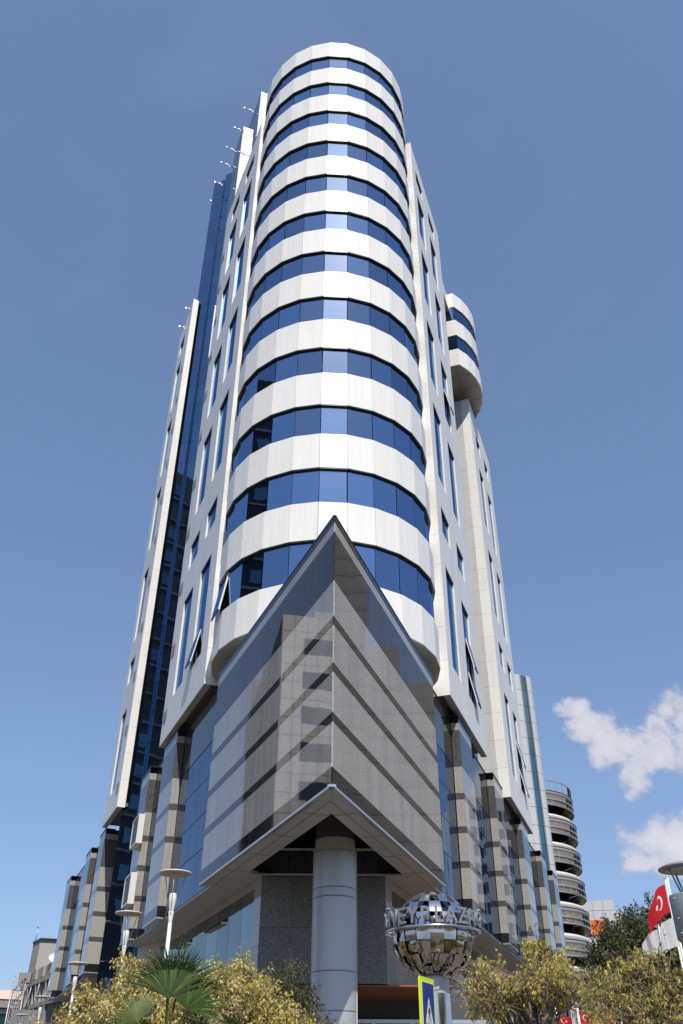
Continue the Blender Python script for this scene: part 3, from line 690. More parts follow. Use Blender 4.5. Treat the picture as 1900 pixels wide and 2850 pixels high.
# tall core behind: two white returns and grey glass sides
core = link('tower_core', None, T)
def core_block(a0, a1, p, z0, z1, inw):
    n = int((z1-z0)/1.7)
    for i in range(n):
        y0, y1 = z0+(z1-z0)*i/n, z0+(z1-z0)*(i+1)/n
        for q in range(3): piece(T, core, 'core_panel', WHITE, FL.box(a0-.06, a0-.004, p-inw*(q+1)/3+.008, p-inw*q/3-.004, y0+.007, y1-.007), jit=.0005)
        for q in range(3): piece(T, core, 'core_pane', GLSIDE, FL.box(a0+(a1-a0)*q/3+.01, a0+(a1-a0)*(q+1)/3-.01, p-.05, p, y0+.01, y1-.01), jit=.001)
    solid('core_body', CORE, FL.box(a0, a1, p-7, p-.06, z0, z1-.02), core)
GLSIDE = glass('pale_side_glass', (.62, .68, .74), (.12, .13, .14), .4, wave=.01)
core_block(22.85, 27.0, -1.5, 50, 78.5, 3.6)
core_block(26.65, 29.3, -1.0, 50, 78.3, 1.6)
prism('inner_core', [v2(FL.pt(22.7, -5.2)), v2(FL.pt(33, -7)), v2(FR.pt(33, -6)), v2(FR.pt(23.3, -5.2))], 15.9, 56, CORE, T)
# floodlight arms at the roof edges
def arm(base, tip, M=FRAME):
    bm = bmesh.new(); b, t_ = Vector(base), Vector(tip)
    tube(bm, b, t_, .05, .04, 6); tube(bm, b-Z*.35, b+(t_-b)*.6, .03, .03, 5); o = mesh_obj('lamp_arm', bm, ALU, T)
    bm = bmesh.new(); d = (t_-b).normalized(); bxx(bm, MB(t_, d, d.cross(Z).normalized(), Z, .1, .12, .1)); mesh_obj('flood_lamp', bm, ALU, o)
ARMS = []
def ray_pt(azd, t, zz_):
    d = (zz_-1.6)/t; return (d*math.sin(R(azd)), d*math.cos(R(azd)), zz_)
for ba, bt, ta, tt, zz_ in ((-10.23, 1.696, -11.85, 1.701, 77.2), (-11.62, 1.621, -12.66, 1.624, 77.6), (-11.74, 1.546, -13.26, 1.552, 77.4), (-12.12, 1.494, -13.62, 1.499, 77.2), (-12.9, 1.433, -13.99, 1.433, 77.4), (-13.64, 1.374, -14.13, 1.375, 77.0),
                            (-14.42, 1.083, -14.9, 1.082, 60.0), (-14.55, 1.038, -15.23, 1.037, 60.0)):
    arm(ray_pt(ba, bt, zz_), ray_pt(ta, tt, zz_))
flush()

# ------------------------------------------------------------------ neighbours on the right
tt = thing('teal_glass_tower', 'slim grey metal tower with a vertical teal glass strip and rounded corner', 'building', (18, 75, 0))
TF = Fr((15.9, 73.2), 69.0, 1); TF.n = Vector((TF.u.y, -TF.u.x, 0))
def tfbox(a0, a1, p0, p1, z0, z1): return MB(TF.o+TF.u*((a0+a1)/2)+TF.n*((p0+p1)/2)+Z*((z0+z1)/2), TF.n, TF.u, Z, p1-p0, a1-a0, z1-z0)
solid('tower_wall', BACK, tfbox(-6, 1.2, -5, -.06, 0, 34.2), tt)
z = .2; i = 0
while z < 33.6:
    piece(T if False else tt, tt, 'metal_panel', LGREY, tfbox(-1.4, -.02, -.05, .02, z+.02, z+1.48)); piece(tt, tt, 'metal_panel', LGREY, tfbox(-.0, .58, -.05, .02, z+.02, z+1.48))
    piece(tt, tt, 'teal_pane', TEALG, tfbox(.62, 1.2, -.08, -.04, z+.015, z+1.485), jit=.002)
    bm = bmesh.new(); cc = TF.o+TF.u*1.28+TF.n*-1.0
    for q in range(9):
        pass
    A = []
    for q in range(10):
        th = R(-5+q*12); d = TF.n*math.cos(th)+TF.u*math.sin(th); A.append(cc+d*1.0)
    lo = [bm.verts.new((v.x, v.y, z+.015)) for v in A]; hi = [bm.verts.new((v.x, v.y, z+1.485)) for v in A]
    for q in range(9): f = bm.faces.new((lo[q], lo[q+1], hi[q+1], hi[q])); f.smooth = True
    mesh_obj('rounded_panel', bm, LGREY2 if 'LGREY2' in globals() else LGREY, tt); z += 1.5
solid('edge_fin', ALU, tfbox(.585, .615, -.05, .12, 0, 34.6), tt); solid('edge_fin', ALU, tfbox(1.21, 1.25, -.05, .12, 0, 34.6), tt)
bm = bmesh.new(); lathe(bm, TF.o+TF.u*1.28+TF.n*-1.0, [(0, 0), (.95, 0), (.95, 34), (0, 34)], 24); mesh_obj('corner_core', bm, BACK, tt)

SLAT = mat('warm_slats', (.50, .43, .35), .5)
bt = thing('balcony_tower', 'round tower ringed by brown louvred balconies behind the teal glass tower', 'building', (22.35, 111.3, 0))
BTc = Vector((22.35, 111.3, 0))
bm = bmesh.new(); lathe(bm, BTc, [(5.2, 0), (5.2, 33.9), (0, 33.9)], 40); mesh_obj('tower_wall', bm, DARKG, bt)
bm = bmesh.new(); lathe(bm, (BTc.x-2.6, BTc.y-1, 33.9), [(1.6, 0), (1.6, 2.6), (0, 2.6)], 24); mesh_obj('roof_drum', bm, CREAM, bt)
def ringm(name, prof, m, par=None, n=56):
    bm = bmesh.new(); lathe(bm, BTc, prof, n); return mesh_obj(name, bm, m, par or bt)
def arcwall(name, r, t0, t1, z0, z1, m, th=.06, r2=None):
    bm = bmesh.new(); A = [(R(t0+(t1-t0)*q/14)) for q in range(15)]; r2 = r2 or r
    lo = [bm.verts.new(BTc+Vector((r2*math.cos(t), r2*math.sin(t), z0))) for t in A]; hi = [bm.verts.new(BTc+Vector((r*math.cos(t), r*math.sin(t), z1))) for t in A]
    for q in range(14): bm.faces.new((lo[q], lo[q+1], hi[q+1], hi[q])).smooth = True
    bmesh.ops.solidify(bm, geom=bm.faces[:], thickness=th); return mesh_obj(name, bm, m, bt)
for k in range(10):
    z = 33.7-3.27*k                                                  # top of the balcony fascia
    fas = ringm('balcony_fascia', [(5.25, z-.45), (6.95, z-.42), (7.05, z-.40), (7.18, z-.1), (7.18, z), (6.6, z+.04), (5.25, z+.12)], LGREY)
    ringm('fascia_edge', [(7.16, z-.02), (7.22, z-.02), (7.22, z+.06), (7.16, z+.06)], BALC, fas)
    for zr, hgt in ((-.98, .09), (-1.62, .08)): ringm('balcony_rail', [(7.08, z+zr-hgt), (7.17, z+zr-hgt), (7.17, z+zr+hgt), (7.08, z+zr+hgt)], ALU)
    bm = bmesh.new()
    for q in range(11):
        if q == 5: continue
        zz_ = z-.52-q*.1; lathe(bm, BTc, [(7.0, zz_-.02), (7.07, zz_-.02), (7.07, zz_+.02), (7.0, zz_+.02)], 56)
    mesh_obj('louvre_screen', bm, SLAT, bt)
    bm = bmesh.new()
    for q in range(40):
        th = R(q*9); bxx(bm, Matrix.Translation(BTc+Vector((7.1*math.cos(th), 7.1*math.sin(th), z-1.0))) @ Matrix.Rotation(th, 4, 'Z') @ Matrix.Diagonal((.07, .07, 1.3, 1)))
    mesh_obj('screen_posts', bm, ALU, bt)
    arcwall('side_screen', 7.13, -40, 60, z-1.55, z-.4, BALC); arcwall('bowl_underside', 7.13, -42, 60, z-2.5, z-1.5, BALC, r2=5.9)
    sill = ringm('window_sill', [(5.22, z-2.42), (6.35, z-2.46), (6.75, z-2.62), (6.8, z-2.95), (6.2, z-3.12), (5.22, z-3.15)], CREAM)
    for q in range(4):
        th = R(-96+q*14+k*3); c = BTc+Vector((6.6*math.cos(th), 6.6*math.sin(th), z-.85))
        solid('air_conditioner', LAMPW, Matrix.Translation(c) @ Matrix.Rotation(th, 4, 'Z') @ Matrix.Diagonal((.4, .9, .6, 1)), bt)
    for q in range(14):
        th = R(-130+q*12); solid('window_frame', LAMPW if q % 3 == 0 else FRAME, Matrix.Translation(BTc+Vector((5.24*math.cos(th), 5.24*math.sin(th), z-2.2))) @ Matrix.Rotation(th, 4, 'Z') @ Matrix.Diagonal((.08, .12, 1.2, 1)), bt)
ringm('roof_rail', [(7.08, 34.9), (7.16, 34.9), (7.16, 35.02), (7.08, 35.02)], ALU)
bm = bmesh.new()
for q in range(40):
    th = R(q*9); bxx(bm, Matrix.Translation(BTc+Vector((7.12*math.cos(th), 7.12*math.sin(th), 34.35))) @ Matrix.Rotation(th, 4, 'Z') @ Matrix.Diagonal((.06, .06, 1.2, 1)))
mesh_obj('rail_posts', bm, ALU, bt); arcwall('side_screen', 7.12, -34, 60, 33.8, 34.9, BALC)

def vframe(azd, d): return Fr((d*math.sin(R(azd)), d*math.cos(R(azd))), azd+90, 1)
ob = thing('orange_sign_building', 'pale grey panelled building with an orange sign band behind the trees', 'building', (38, 135, 0))
OF = vframe(14.0, 140)
OF.n = -Vector((math.sin(R(14.0)), math.cos(R(14.0)), 0))
def ofb(a0, a1, p0, p1, z0, z1): return MB(OF.o+OF.u*((a0+a1)/2)+OF.n*((p0+p1)/2)+Z*((z0+z1)/2), OF.u, -OF.n, Z, a1-a0, p1-p0, z1-z0)
solid('building_wall', LGREY, ofb(-3, 5.98, -8, -.1, 0, 27.0), ob); solid('wing_wall', LGREY, ofb(5.98, 7.4, -8, -.4, 0, 25.7), ob)
for i in range(6):
    for j in range(4):
        z0 = 21.0+j*1.55
        a0 = -3+i*1.5
        if j in (0, 1) and a0 < 4.4: 
            piece(ob, ob, 'orange_panel', ORANGE, ofb(a0+.03, min(a0+1.5, 4.6)-.03, -.1, .12, 22.5 if j == 0 else 23.5, 23.47 if j == 0 else 24.4)); continue
        piece(ob, ob, 'grey_panel', LGREY, ofb(a0+.03, a0+1.47, -.1, 0, z0+.03, min(z0+1.52, 27)))
def text_mesh(s, size, ext, bold=0):
    cu = bpy.data.curves.new('text_'+s, 'FONT'); cu.body = s; cu.size = size; cu.extrude = ext; cu.align_x = 'CENTER'; cu.resolution_u = 3; cu.offset = bold
    o = bpy.data.objects.new('tmp', cu); COL.objects.link(o); dg = bpy.context.evaluated_depsgraph_get()
    me = bpy.data.meshes.new_from_object(o.evaluated_get(dg)); bpy.data.objects.remove(o); bpy.data.curves.remove(cu); me.materials.clear(); return me
me = text_mesh('g', 1.9, .05); me.materials.append(SIGNW)
link('sign_letter', me, ob, MB(OF.pt(2.05, 0)+OF.n*.2+Z*23.1, OF.u, Z, OF.n, 1, 1, 1))
pw = thing('white_podium_building', 'low white building half hidden behind the dark trees at right', 'building', (30, 100, 0))
PFr = vframe(13.8, 100); PFr.n = -Vector((math.sin(R(13.8)), math.cos(R(13.8)), 0))
def pfb(a0, a1, p0, p1, z0, z1): return MB(PFr.o+PFr.u*((a0+a1)/2)+PFr.n*((p0+p1)/2)+Z*((z0+z1)/2), PFr.u, -PFr.n, Z, a1-a0, p1-p0, z1-z0)
solid('building_wall', CREAM, pfb(1.2, 9, -6, -.2, 0, 12.2), pw); solid('roof_edge', FRAME, pfb(1.1, 9.1, -6, 0, 12.22, 12.5), pw)
for i in range(4):
    for j in range(3): piece(pw, pw, 'window', DARKG, pfb(2+i*1.8, 3.2+i*1.8, -.25, -.15, 2+j*3.8, 4.2+j*3.8))

# ------------------------------------------------------------------ neighbours on the left
lb = thing('louvred_building', 'grey concrete building with slanted louvres and a pale stair block on its roof', 'building', (-26, 86, 0))
def P3(azd, d, z): return Vector((d*math.sin(R(azd)), d*math.cos(R(azd)), z))
A0, A1 = P3(-17.85, 93.5, 0), P3(-15.5, 79.5, 0)
LBF = Fr((A0.x, A0.y), 0, 1); LBF.u = (A1-A0).normalized(); LBF.n = Vector((LBF.u.y, -LBF.u.x, 0)); LL = (A1-A0).length
if LBF.n.dot(Vector((0, -1, 0))) < 0: LBF.n = -LBF.n
def lbb(a0, a1, p0, p1, z0, z1):
    return MB(LBF.o+LBF.u*((a0+a1)/2)+LBF.n*((p0+p1)/2)+Z*((z0+z1)/2), LBF.u, -LBF.n, Z, a1-a0, p1-p0, z1-z0)
solid('building_wall', DSOFF, lbb(0, LL, -8, -.6, 0, 10.9), lb)
for zb in (10.75, 8.9, 6.8): solid('floor_beam', CONC, lbb(-.2, LL, -.7, .35, zb-.22, zb+.12), lb)
for i in range(12):
    a = .6+i*LL/12
    piece(lb, lb, 'parapet_panel', CONC, lbb(a-.55, a+.55, -.5+.12*(i % 2), .2+.12*(i % 2), 10.95, 11.75))
    for z0, z1 in ((9.05, 10.5), (6.95, 8.65)):
        M_ = lbb(a-.06, a+.06, -.5, .2, z0, z1) ; piece(lb, lb, 'fin', CONC, M_ @ Matrix.Rotation(.0, 4, 'Z'))
bm = bmesh.new()
for a in (2.5, 5.2, 8.4): tube(bm, LBF.pt(a, .3, 7.0), LBF.pt(a+1.4, .3, 10.5), .06, n=5); tube(bm, LBF.pt(a+1.6, .3, 7.0), LBF.pt(a+.2, .3, 10.5), .06, n=5)
mesh_obj('brace', bm, POLEM, lb)
b0 = P3(-17.75, 98, 0)
prism('stair_block', [v2(P3(-17.8, 97, 0)), v2(P3(-17.45, 94.5, 0)), v2(P3(-15.6, 94.5, 0)), v2(P3(-15.6, 101, 0)), v2(P3(-17.6, 102, 0))], 0, 14.85, CONC, lb)
prism('roof_slab', [v2(P3(-17.85, 96.9, 0)), v2(P3(-17.47, 94.3, 0)), v2(P3(-15.5, 94.3, 0)), v2(P3(-15.5, 101, 0)), v2(P3(-17.65, 102, 0))], 14.86, 15.0, FRAME, lb)
bm = bmesh.new(); tube(bm, P3(-17.72, 97, 14.9), P3(-17.72, 97, 16.3), .04, n=5); lathe(bm, P3(-17.72, 97, 16.3), [(0, -.12), (.12, 0), (0, .12)], 8); mesh_obj('lightning_rod', bm, POLEM, lb)
# satellite dish on its parapet
sdh = thing('satellite_dish', 'small satellite dish on the parapet of the louvred building', 'dish', tuple(P3(-16.55, 84.5, 11.8)))
bm = bmesh.new(); c = P3(-16.55, 84.5, 12.15); lathe(bm, (0, 0, 0), [(0, -.1), (.25, -.06), (.42, .05), (.44, .08)], 20)
bmesh.ops.transform(bm, matrix=Matrix.Translation(c) @ Matrix.Rotation(R(60), 4, Vector((1, .4, 0))), verts=bm.verts); mesh_obj('dish', bm, LAMPW, sdh)
bm = bmesh.new(); tube(bm, c-Z*.4, c, .04, n=6); mesh_obj('mast', bm, POLEM, sdh)
gw = thing('grey_clad_wall', 'low grey panelled wall in front of the louvred building', 'wall', (-22, 75, 0))
for i in range(7):
    a0 = -18.3+i*.55
    q0, q1 = P3(a0+.01, 75, 0), P3(a0+.54, 75, 0); u_ = (q1-q0).normalized(); nrm = Vector((u_.y, -u_.x, 0))
    for z0, z1 in ((0, 2.6), (2.6, 5.2), (5.2, 7.55)):
        piece(gw, gw, 'wall_panel', DCONC2 if 'DCONC2' in globals() else LGREYB if 'LGREYB' in globals() else DCONC, MB((q0+q1)/2+Z*(z0+z1)/2, u_, nrm, Z, (q1-q0).length, .3, z1-z0-.03))
hb = thing('hipped_roof_house', 'beige roofed house with white framed windows at the far left', 'house', (-37, 108, 0))
HF = vframe(-22.5, 110); HF.n = -Vector((math.sin(R(-22.5)), math.cos(R(-22.5)), 0))
def hfb(a0, a1, p0, p1, z0, z1): return MB(HF.o+HF.u*((a0+a1)/2)+HF.n*((p0+p1)/2)+Z*((z0+z1)/2), HF.u, -HF.n, Z, a1-a0, p1-p0, z1-z0)
solid('house_wall', CREAM, hfb(-6, 8.8, -7, -.4, 0, 10.4), hb); solid('eaves_fascia', PURP, hfb(-6.5, 9.2, -7, .3, 10.45, 11.2), hb)
bm = bmesh.new(); ev = [HF.pt(-6.6, 0)+HF.n*.4+Z*11.22, HF.pt(9.3, 0)+HF.n*.4+Z*11.22, HF.pt(9.3, 0)-HF.n*7+Z*11.22, HF.pt(-6.6, 0)-HF.n*7+Z*11.22, HF.pt(-2, 0)-HF.n*3+Z*11.5, HF.pt(9.2, 0)-HF.n*3.2+Z*12.5]
vv = [bm.verts.new(p) for p in ev]
for f in ((0, 1, 5, 4), (1, 2, 5), (2, 3, 4, 5), (3, 0, 4), (3, 2, 1, 0)): bm.faces.new([vv[i] for i in f])
mesh_obj('roof', bm, BEIGE, hb)
for i in range(8):
    a0 = -5.6+i*1.75
    wf_ = solid('window', LAMPW, hfb(a0, a0+1.55, -.45, -.3, 7.2, 10.1), hb)
    for z0, z1 in ((7.35, 8.55), (8.7, 9.95)): solid('pane', TEALG, hfb(a0+.14, a0+1.41, -.34, -.28, z0, z1), wf_)
st = thing('steel_stair_tower', 'open steel lattice stair tower beside the louvred building', 'stair tower', tuple(P3(-18.1, 88, 0)))
c0_ = P3(-18.4, 88, 0); u_ = Vector((math.cos(R(18)), math.sin(R(18))*.6, 0)).normalized(); n_ = Vector((u_.y, -u_.x, 0)); W_, D_ = 1.0, 1.1
post = [c0_, c0_+u_*W_, c0_+n_*D_, c0_+u_*W_+n_*D_]
for p in post:
    bm = bmesh.new(); tube(bm, p, p+Z*10.6, .05, n=6); mesh_obj('post', bm, POLEM, st)
for k in range(10):
    z0 = .5+k*1.05
    bm = bmesh.new()
    for a, b in ((0, 1), (1, 3), (3, 2), (2, 0)): tube(bm, post[a]+Z*z0, post[b]+Z*z0, .03, n=5)
    tube(bm, post[0]+Z*z0, post[1]+Z*(z0+1.05), .025, n=5); tube(bm, post[2]+Z*(z0+1.05), post[3]+Z*z0, .025, n=5); mesh_obj('brace', bm, POLEM, st)
    bm = bmesh.new()
    for q in range(6): bxx(bm, MB(c0_+u_*(.15+.14*q)+n_*.5+Z*(z0+.17*q), u_, n_, Z, .14, .8, .03))
    mesh_obj('stair_flight', bm, FRAME, st)
bm = bmesh.new()
for q in range(7): tube(bm, post[2]+u_*(W_*q/6), post[2]+u_*(W_*q/6)+Z*10.6, .018, n=4); tube(bm, post[0]+u_*(W_*q/6), post[0]+u_*(W_*q/6)+Z*10.6, .018, n=4)
mesh_obj('cage_bars', bm, POLEM, st)
sb = solid('stair_head', PURP, MB(c0_+u_*.75-n_*.3+Z*10.95, u_, n_, Z, 1.0, .9, .75), st)

# across the street, out of the frame: the buildings mirrored in the granite and glass
def mirror_pt(fr, v):
    d = v-fr.o; a = d.dot(fr.u); p = d.dot(fr.n); return fr.pt(a, -p, v.z)
wb = thing('white_office_block', 'white office block with bands of dark windows mirrored in the left granite wall', 'building', (-45, 62, 0))
va, vb = P3(-4.3, 78, 0), P3(4.0, 78, 0)
qa, qb = mirror_pt(FL, va), mirror_pt(FL, vb)
qb = qa+Matrix.Rotation(R(-12), 3, 'Z') @ (qb-qa); uu = (qb-qa).normalized(); nn_ = Vector((uu.y, -uu.x, 0)); Lw = (qb-qa).length
if nn_.dot(Vector(C0).to_3d()-qa) < 0: nn_ = -nn_
def wbb(a0, a1, p0, p1, z0, z1): return MB(qa+uu*((a0+a1)/2)+nn_*((p0+p1)/2)+Z*((z0+z1)/2), uu, -nn_ if uu.cross(-nn_).z > 0 else nn_, Z, a1-a0, p1-p0, z1-z0)
solid('block_wall', BACK, wbb(0, Lw, -14, -.06, 0, 43), wb); solid('roof_house', LGREY, wbb(3.6, Lw, -10, -2, 43, 45), wb)
nw = 9
for j in range(24):
    for i in range(nw):
        piece(wb, wb, 'wall_panel', PALE, wbb(i*Lw/nw+.03, (i+1)*Lw/nw-.03, -.06, 0, j*1.8+.03, j*1.8+1.77))
for j in range(11):
    z0 = 3+j*3.6
    for a0, a1 in ((2.2, 5.6), (6.6, 9.6), (10.6, 11.6)):
        o = solid('window', DARKG, wbb(a0, a1, -.3, .04, z0, z0+1.7), wb)
dk = thing('dark_glass_tower', 'black glass tower mirrored in the blue lift shaft', 'building', (-58, 22, 0))
solid('tower_wall', NEARBLACK, axbox(-72, -54, 14, 34, 0, 78), dk)
for j in range(20):
    piece(dk, dk, 'floor_band', DCONC, axbox(-72.1, -53.9, 13.9, 34.1, 3+j*3.7, 3.22+j*3.7))
    for q in range(7):
        if random.random() < .5: piece(dk, dk, 'window', TEALG, axbox(-54.05, -53.95, 15+q*2.7, 16.6+q*2.7, 3.8+j*3.7, 5.4+j*3.7))
rb = thing('ribbed_office_block', 'pale ribbed office block with dark windows mirrored in the right podium glass', 'building', (55, 70, 0))
va, vb = P3(8.4, 190, 0), P3(11.2, 194, 0)
ra, rb_ = mirror_pt(FR, va), mirror_pt(FR, vb); ru = (rb_-ra).normalized(); rn = Vector((ru.y, -ru.x, 0)); Lr = (rb_-ra).length
if rn.dot(Vector(C0).to_3d()-ra) < 0: rn = -rn
def rbb(a0, a1, p0, p1, z0, z1): return MB(ra+ru*((a0+a1)/2)+rn*((p0+p1)/2)+Z*((z0+z1)/2), ru, -rn if ru.cross(-rn).z > 0 else rn, Z, a1-a0, p1-p0, z1-z0)
solid('block_wall', LGREY, rbb(0, Lr, -16, 0, 0, 58), rb)
for j in range(14):
    for i in range(7):
        solid('window', DARKG, rbb(.6+i*Lr/7, .6+(i+.72)*Lr/7, -.3, .05, 5+j*3.7, 7.1+j*3.7), rb)
flush()

gb = thing('grey_slab_block', 'tall grey slab block with faint floor bands mirrored in the right granite wall', 'building', (40, 72, 0))
GC2 = mat('grey_band', (.235, .23, .215), .8)
GC1 = mat('dull_grey_render', (.27, .265, .25), .8, namt=.1, nscale=.4)
for (za, zb_, dd, hh) in ((-1.2, 1.85, 135, 98), (1.9, 4.3, 120, 60), (4.35, 6.8, 120, 54)):
    va, vb = mirror_pt(FR, P3(za, dd, 0)), mirror_pt(FR, P3(zb_, dd, 0)); u1 = (vb-va).normalized(); n1 = Vector((u1.y, -u1.x, 0)); L1_ = (vb-va).length
    if n1.dot(Vector(C0).to_3d()-va) < 0: n1 = -n1
    def g1(a0, a1, p0, p1, z0, z1): return MB(va+u1*((a0+a1)/2)+n1*((p0+p1)/2)+Z*((z0+z1)/2), u1, -n1 if u1.cross(-n1).z > 0 else n1, Z, a1-a0, p1-p0, z1-z0)
    solid('block_wall', GC1, g1(0, L1_, -12, 0, 0, hh), gb)
    for j in range(int(hh/3.6)-1):
        piece(gb, gb, 'floor_band', GC2, g1(-.03, L1_+.03, -.2, .06, 2.5+j*3.6, 3.4+j*3.6))
gl2 = thing('grey_corner_block', 'mid height grey block mirrored in the left granite wall beside the white block', 'building', (-60, 55, 0))
for (za, zb_, dd, hh) in ((-6.4, -4.4, 92, 42),):
    va, vb = mirror_pt(FL, P3(za, dd, 0)), mirror_pt(FL, P3(zb_, dd, 0)); u1 = (vb-va).normalized(); n1 = Vector((u1.y, -u1.x, 0)); L1_ = (vb-va).length
    if n1.dot(Vector(C0).to_3d()-va) < 0: n1 = -n1
    def g1(a0, a1, p0, p1, z0, z1): return MB(va+u1*((a0+a1)/2)+n1*((p0+p1)/2)+Z*((z0+z1)/2), u1, -n1 if u1.cross(-n1).z > 0 else n1, Z, a1-a0, p1-p0, z1-z0)
    solid('block_wall', GC1, g1(0, L1_, -12, 0, 0, hh), gl2)
    for j in range(int(hh/3.6)-1):
        for q in range(3): piece(gl2, gl2, 'window', NEARBLACK, g1(L1_*(q+.2)/3, L1_*(q+.8)/3, -.2, .05, 2.5+j*3.6, 4.1+j*3.6))
flush()

# ------------------------------------------------------------------ stainless globe sign
gx, gy, gz, gr = 17.5*math.sin(R(5.66)), 17.5*math.cos(R(5.66)), 4.26, .745
gs_ = thing('globe_sign', 'chequered stainless steel globe sign on a steel pole with raised letters on a ring', 'sign', (gx, gy, 0))
NL, RW = 18, [R(a) for a in (78, 60, 42, 24, 6, -12, -30, -48, -62)]
SMOKE = mat('dark_mirror_steel', (.16, .15, .145), .1, metal=1, bump=.3, bscale=5)
def sph(r, la, lo): return Vector((gx+r*math.cos(la)*math.sin(lo), gy-r*math.cos(la)*math.cos(lo), gz+r*math.sin(la)))
def plate(name, r, la0, la1, lo0, lo1, m, bulge=0, n=4):
    bm = bmesh.new(); g = [[None]*(n+1) for _ in range(n+1)]
    for i in range(n+1):
        for j in range(n+1):
            u, v = i/n, j/n; b = bulge*(1-(2*u-1)**2)*(1-(2*v-1)**2)
            g[i][j] = bm.verts.new(sph(r+b, la0+(la1-la0)*u, lo0+(lo1-lo0)*v))
    for i in range(n):
        for j in range(n):
            f = bm.faces.new((g[i][j], g[i][j+1], g[i+1][j+1], g[i+1][j])); f.smooth = True
    return mesh_obj(name, bm, m, gs_)
for i, (t0, t1) in enumerate(zip(RW, RW[1:])):
    for k in range(NL):
        lo0, lo1 = 2*math.pi*(k-.5)/NL, 2*math.pi*(k+.5)/NL
        even = (i+k) % 2 == 0
        if i < 4:
            if even: plate('globe_plate', gr, t1, t0, lo0, lo1, SATIN)
        else:
            plate('globe_plate', gr if even else gr-.035, t1, t0, lo0, lo1, MIRROR, .0 if even else random.choice((-.03, .03)))
bm = bmesh.new(); lathe(bm, (gx, gy, gz), [((gr-.075)*math.cos(R(a)), (gr-.075)*math.sin(R(a))) for a in range(-62, 81, 8)]+[(0, gr-.075)], 36); mesh_obj('inner_shell', bm, SMOKE, gs_)
bm = bmesh.new(); lathe(bm, (gx, gy, gz), [(0, gr*.985), (gr*math.sin(R(12)), gr*.972)], 24); mesh_obj('globe_cap', bm, SATIN, gs_)
bm = bmesh.new(); zb = gr*math.sin(R(-62)); lathe(bm, (gx, gy, gz), [(gr*math.cos(R(62)), zb), (.2, zb-.02)], 32); mesh_obj('globe_base', bm, DSOFF, gs_)
bm = bmesh.new()
for q in range(0):
    th = q*2*math.pi/9; tube(bm, (gx, gy, gz+.1), sph(gr*.97, R(40), th), .012, n=5); tube(bm, (gx, gy, gz-.1), sph(gr*.97, R(10), th), .012, n=5)
bm.free()
bm = bmesh.new(); lathe(bm, (gx, gy, 0), [(.255, .1), (.255, 3.32)], 48); mesh_obj('pole', bm, SATIN, gs_)
bm = bmesh.new(); lathe(bm, (gx, gy, 0), [(.245, 3.3), (.245, gz-.62)], 48); mesh_obj('pole_neck', bm, STEEL, gs_)
RR, zr = .865, gz+.045
bm = bmesh.new(); lathe(bm, (gx, gy, zr), [(RR-.03, -.022), (RR+.012, -.022), (RR+.012, .022), (RR-.03, .022), (RR-.03, -.022)], 72); ringo = mesh_obj('letter_ring', bm, SATIN, gs_)
bm = bmesh.new()
for q in range(12):
    th = q*math.pi/6; tube(bm, (gx+gr*.97*math.sin(th), gy-gr*.97*math.cos(th), zr), (gx+RR*math.sin(th), gy-RR*math.cos(th), zr), .012, n=5)
mesh_obj('ring_brackets', bm, POLEM, gs_)
LTR = [('G', -91), ('\u00dc', -74), ('N', -60.5), ('E', -45), ('Y', -29.5), ('P', -14), ('L', 2), ('A', 17), ('Z', 32), ('A', 47), ('G', 67), ('\u00dc', 80), ('N', 95), ('E', 110), ('Y', 125), ('P', 145), ('L', 160), ('A', 175), ('Z', 190), ('A', 205)]
LM = {}
for ch, dg in LTR:
    if ch not in LM:
        me = text_mesh(ch, .34, .028, .005); me.materials.append(LETTER); LM[ch] = me
    th = R(dg); ux = Vector((math.cos(th), math.sin(th), 0)); nx = Vector((math.sin(th), -math.cos(th), 0))
    link('letter', LM[ch], ringo, MB((gx+(RR-.005)*math.sin(th), gy-(RR-.005)*math.cos(th), zr+.05), ux, Z, nx, 1.0, 1.12, 1))

# ------------------------------------------------------------------ pedestrian crossing sign
TLp = P3(4.711, 13.5, 0); TRp = P3(5.508, 13.99, 0)
cs = thing('crossing_sign', 'blue pedestrian crossing sign with a fluorescent yellow border and white triangle', 'road sign', tuple((TLp+TRp)/2))
su = (TRp-TLp).normalized(); sn = Vector((su.y, -su.x, 0)); SW = (TRp-TLp).length; SH = SW*1.5; zt = 3.155
def signbox(name, u0, u1, v0, v1, d, m, parent=None, th=.004):
    return solid(name, m, MB(TLp+su*((u0+u1)/2*SW)+sn*d+Z*(zt-(v0+v1)/2*SH), su, sn, Z, (u1-u0)*SW, th, (v1-v0)*SH), parent or cs)
bd = signbox('border_panel', 0, 1, 0, 1, 0, SIGNY, th=.03)
signbox('white_line', .085, .915, .075, .925, .018, SIGNW); signbox('blue_field', .1, .9, .085, .915, .022, SIGNB)
def signpoly(name, pts, d, m, par=None):
    bm = bmesh.new(); bm.faces.new([bm.verts.new(TLp+su*(u*SW)+sn*d+Z*(zt-v*SH)) for u, v in pts]); bmesh.ops.triangulate(bm, faces=bm.faces); return mesh_obj(name, bm, m, par or cs)
tri = signpoly('white_triangle', [(.5, .30), (.84, .80), (.16, .80)], .0265, SIGNW)
K_ = lambda pts: signpoly('walking_figure', pts, .0295, SIGNK, tri)
K_([(.485, .40), (.515, .40), (.525, .425), (.5, .445), (.475, .425)])
K_([(.47, .46), (.53, .46), (.545, .50), (.53, .56), (.47, .56), (.46, .50)])
K_([(.47, .47), (.475, .50), (.40, .57), (.385, .555)]); K_([(.53, .47), (.61, .54), (.60, .56), (.525, .50)])
K_([(.475, .555), (.515, .56), (.435, .69), (.40, .69)]); K_([(.50, .555), (.53, .555), (.61, .68), (.575, .69)])
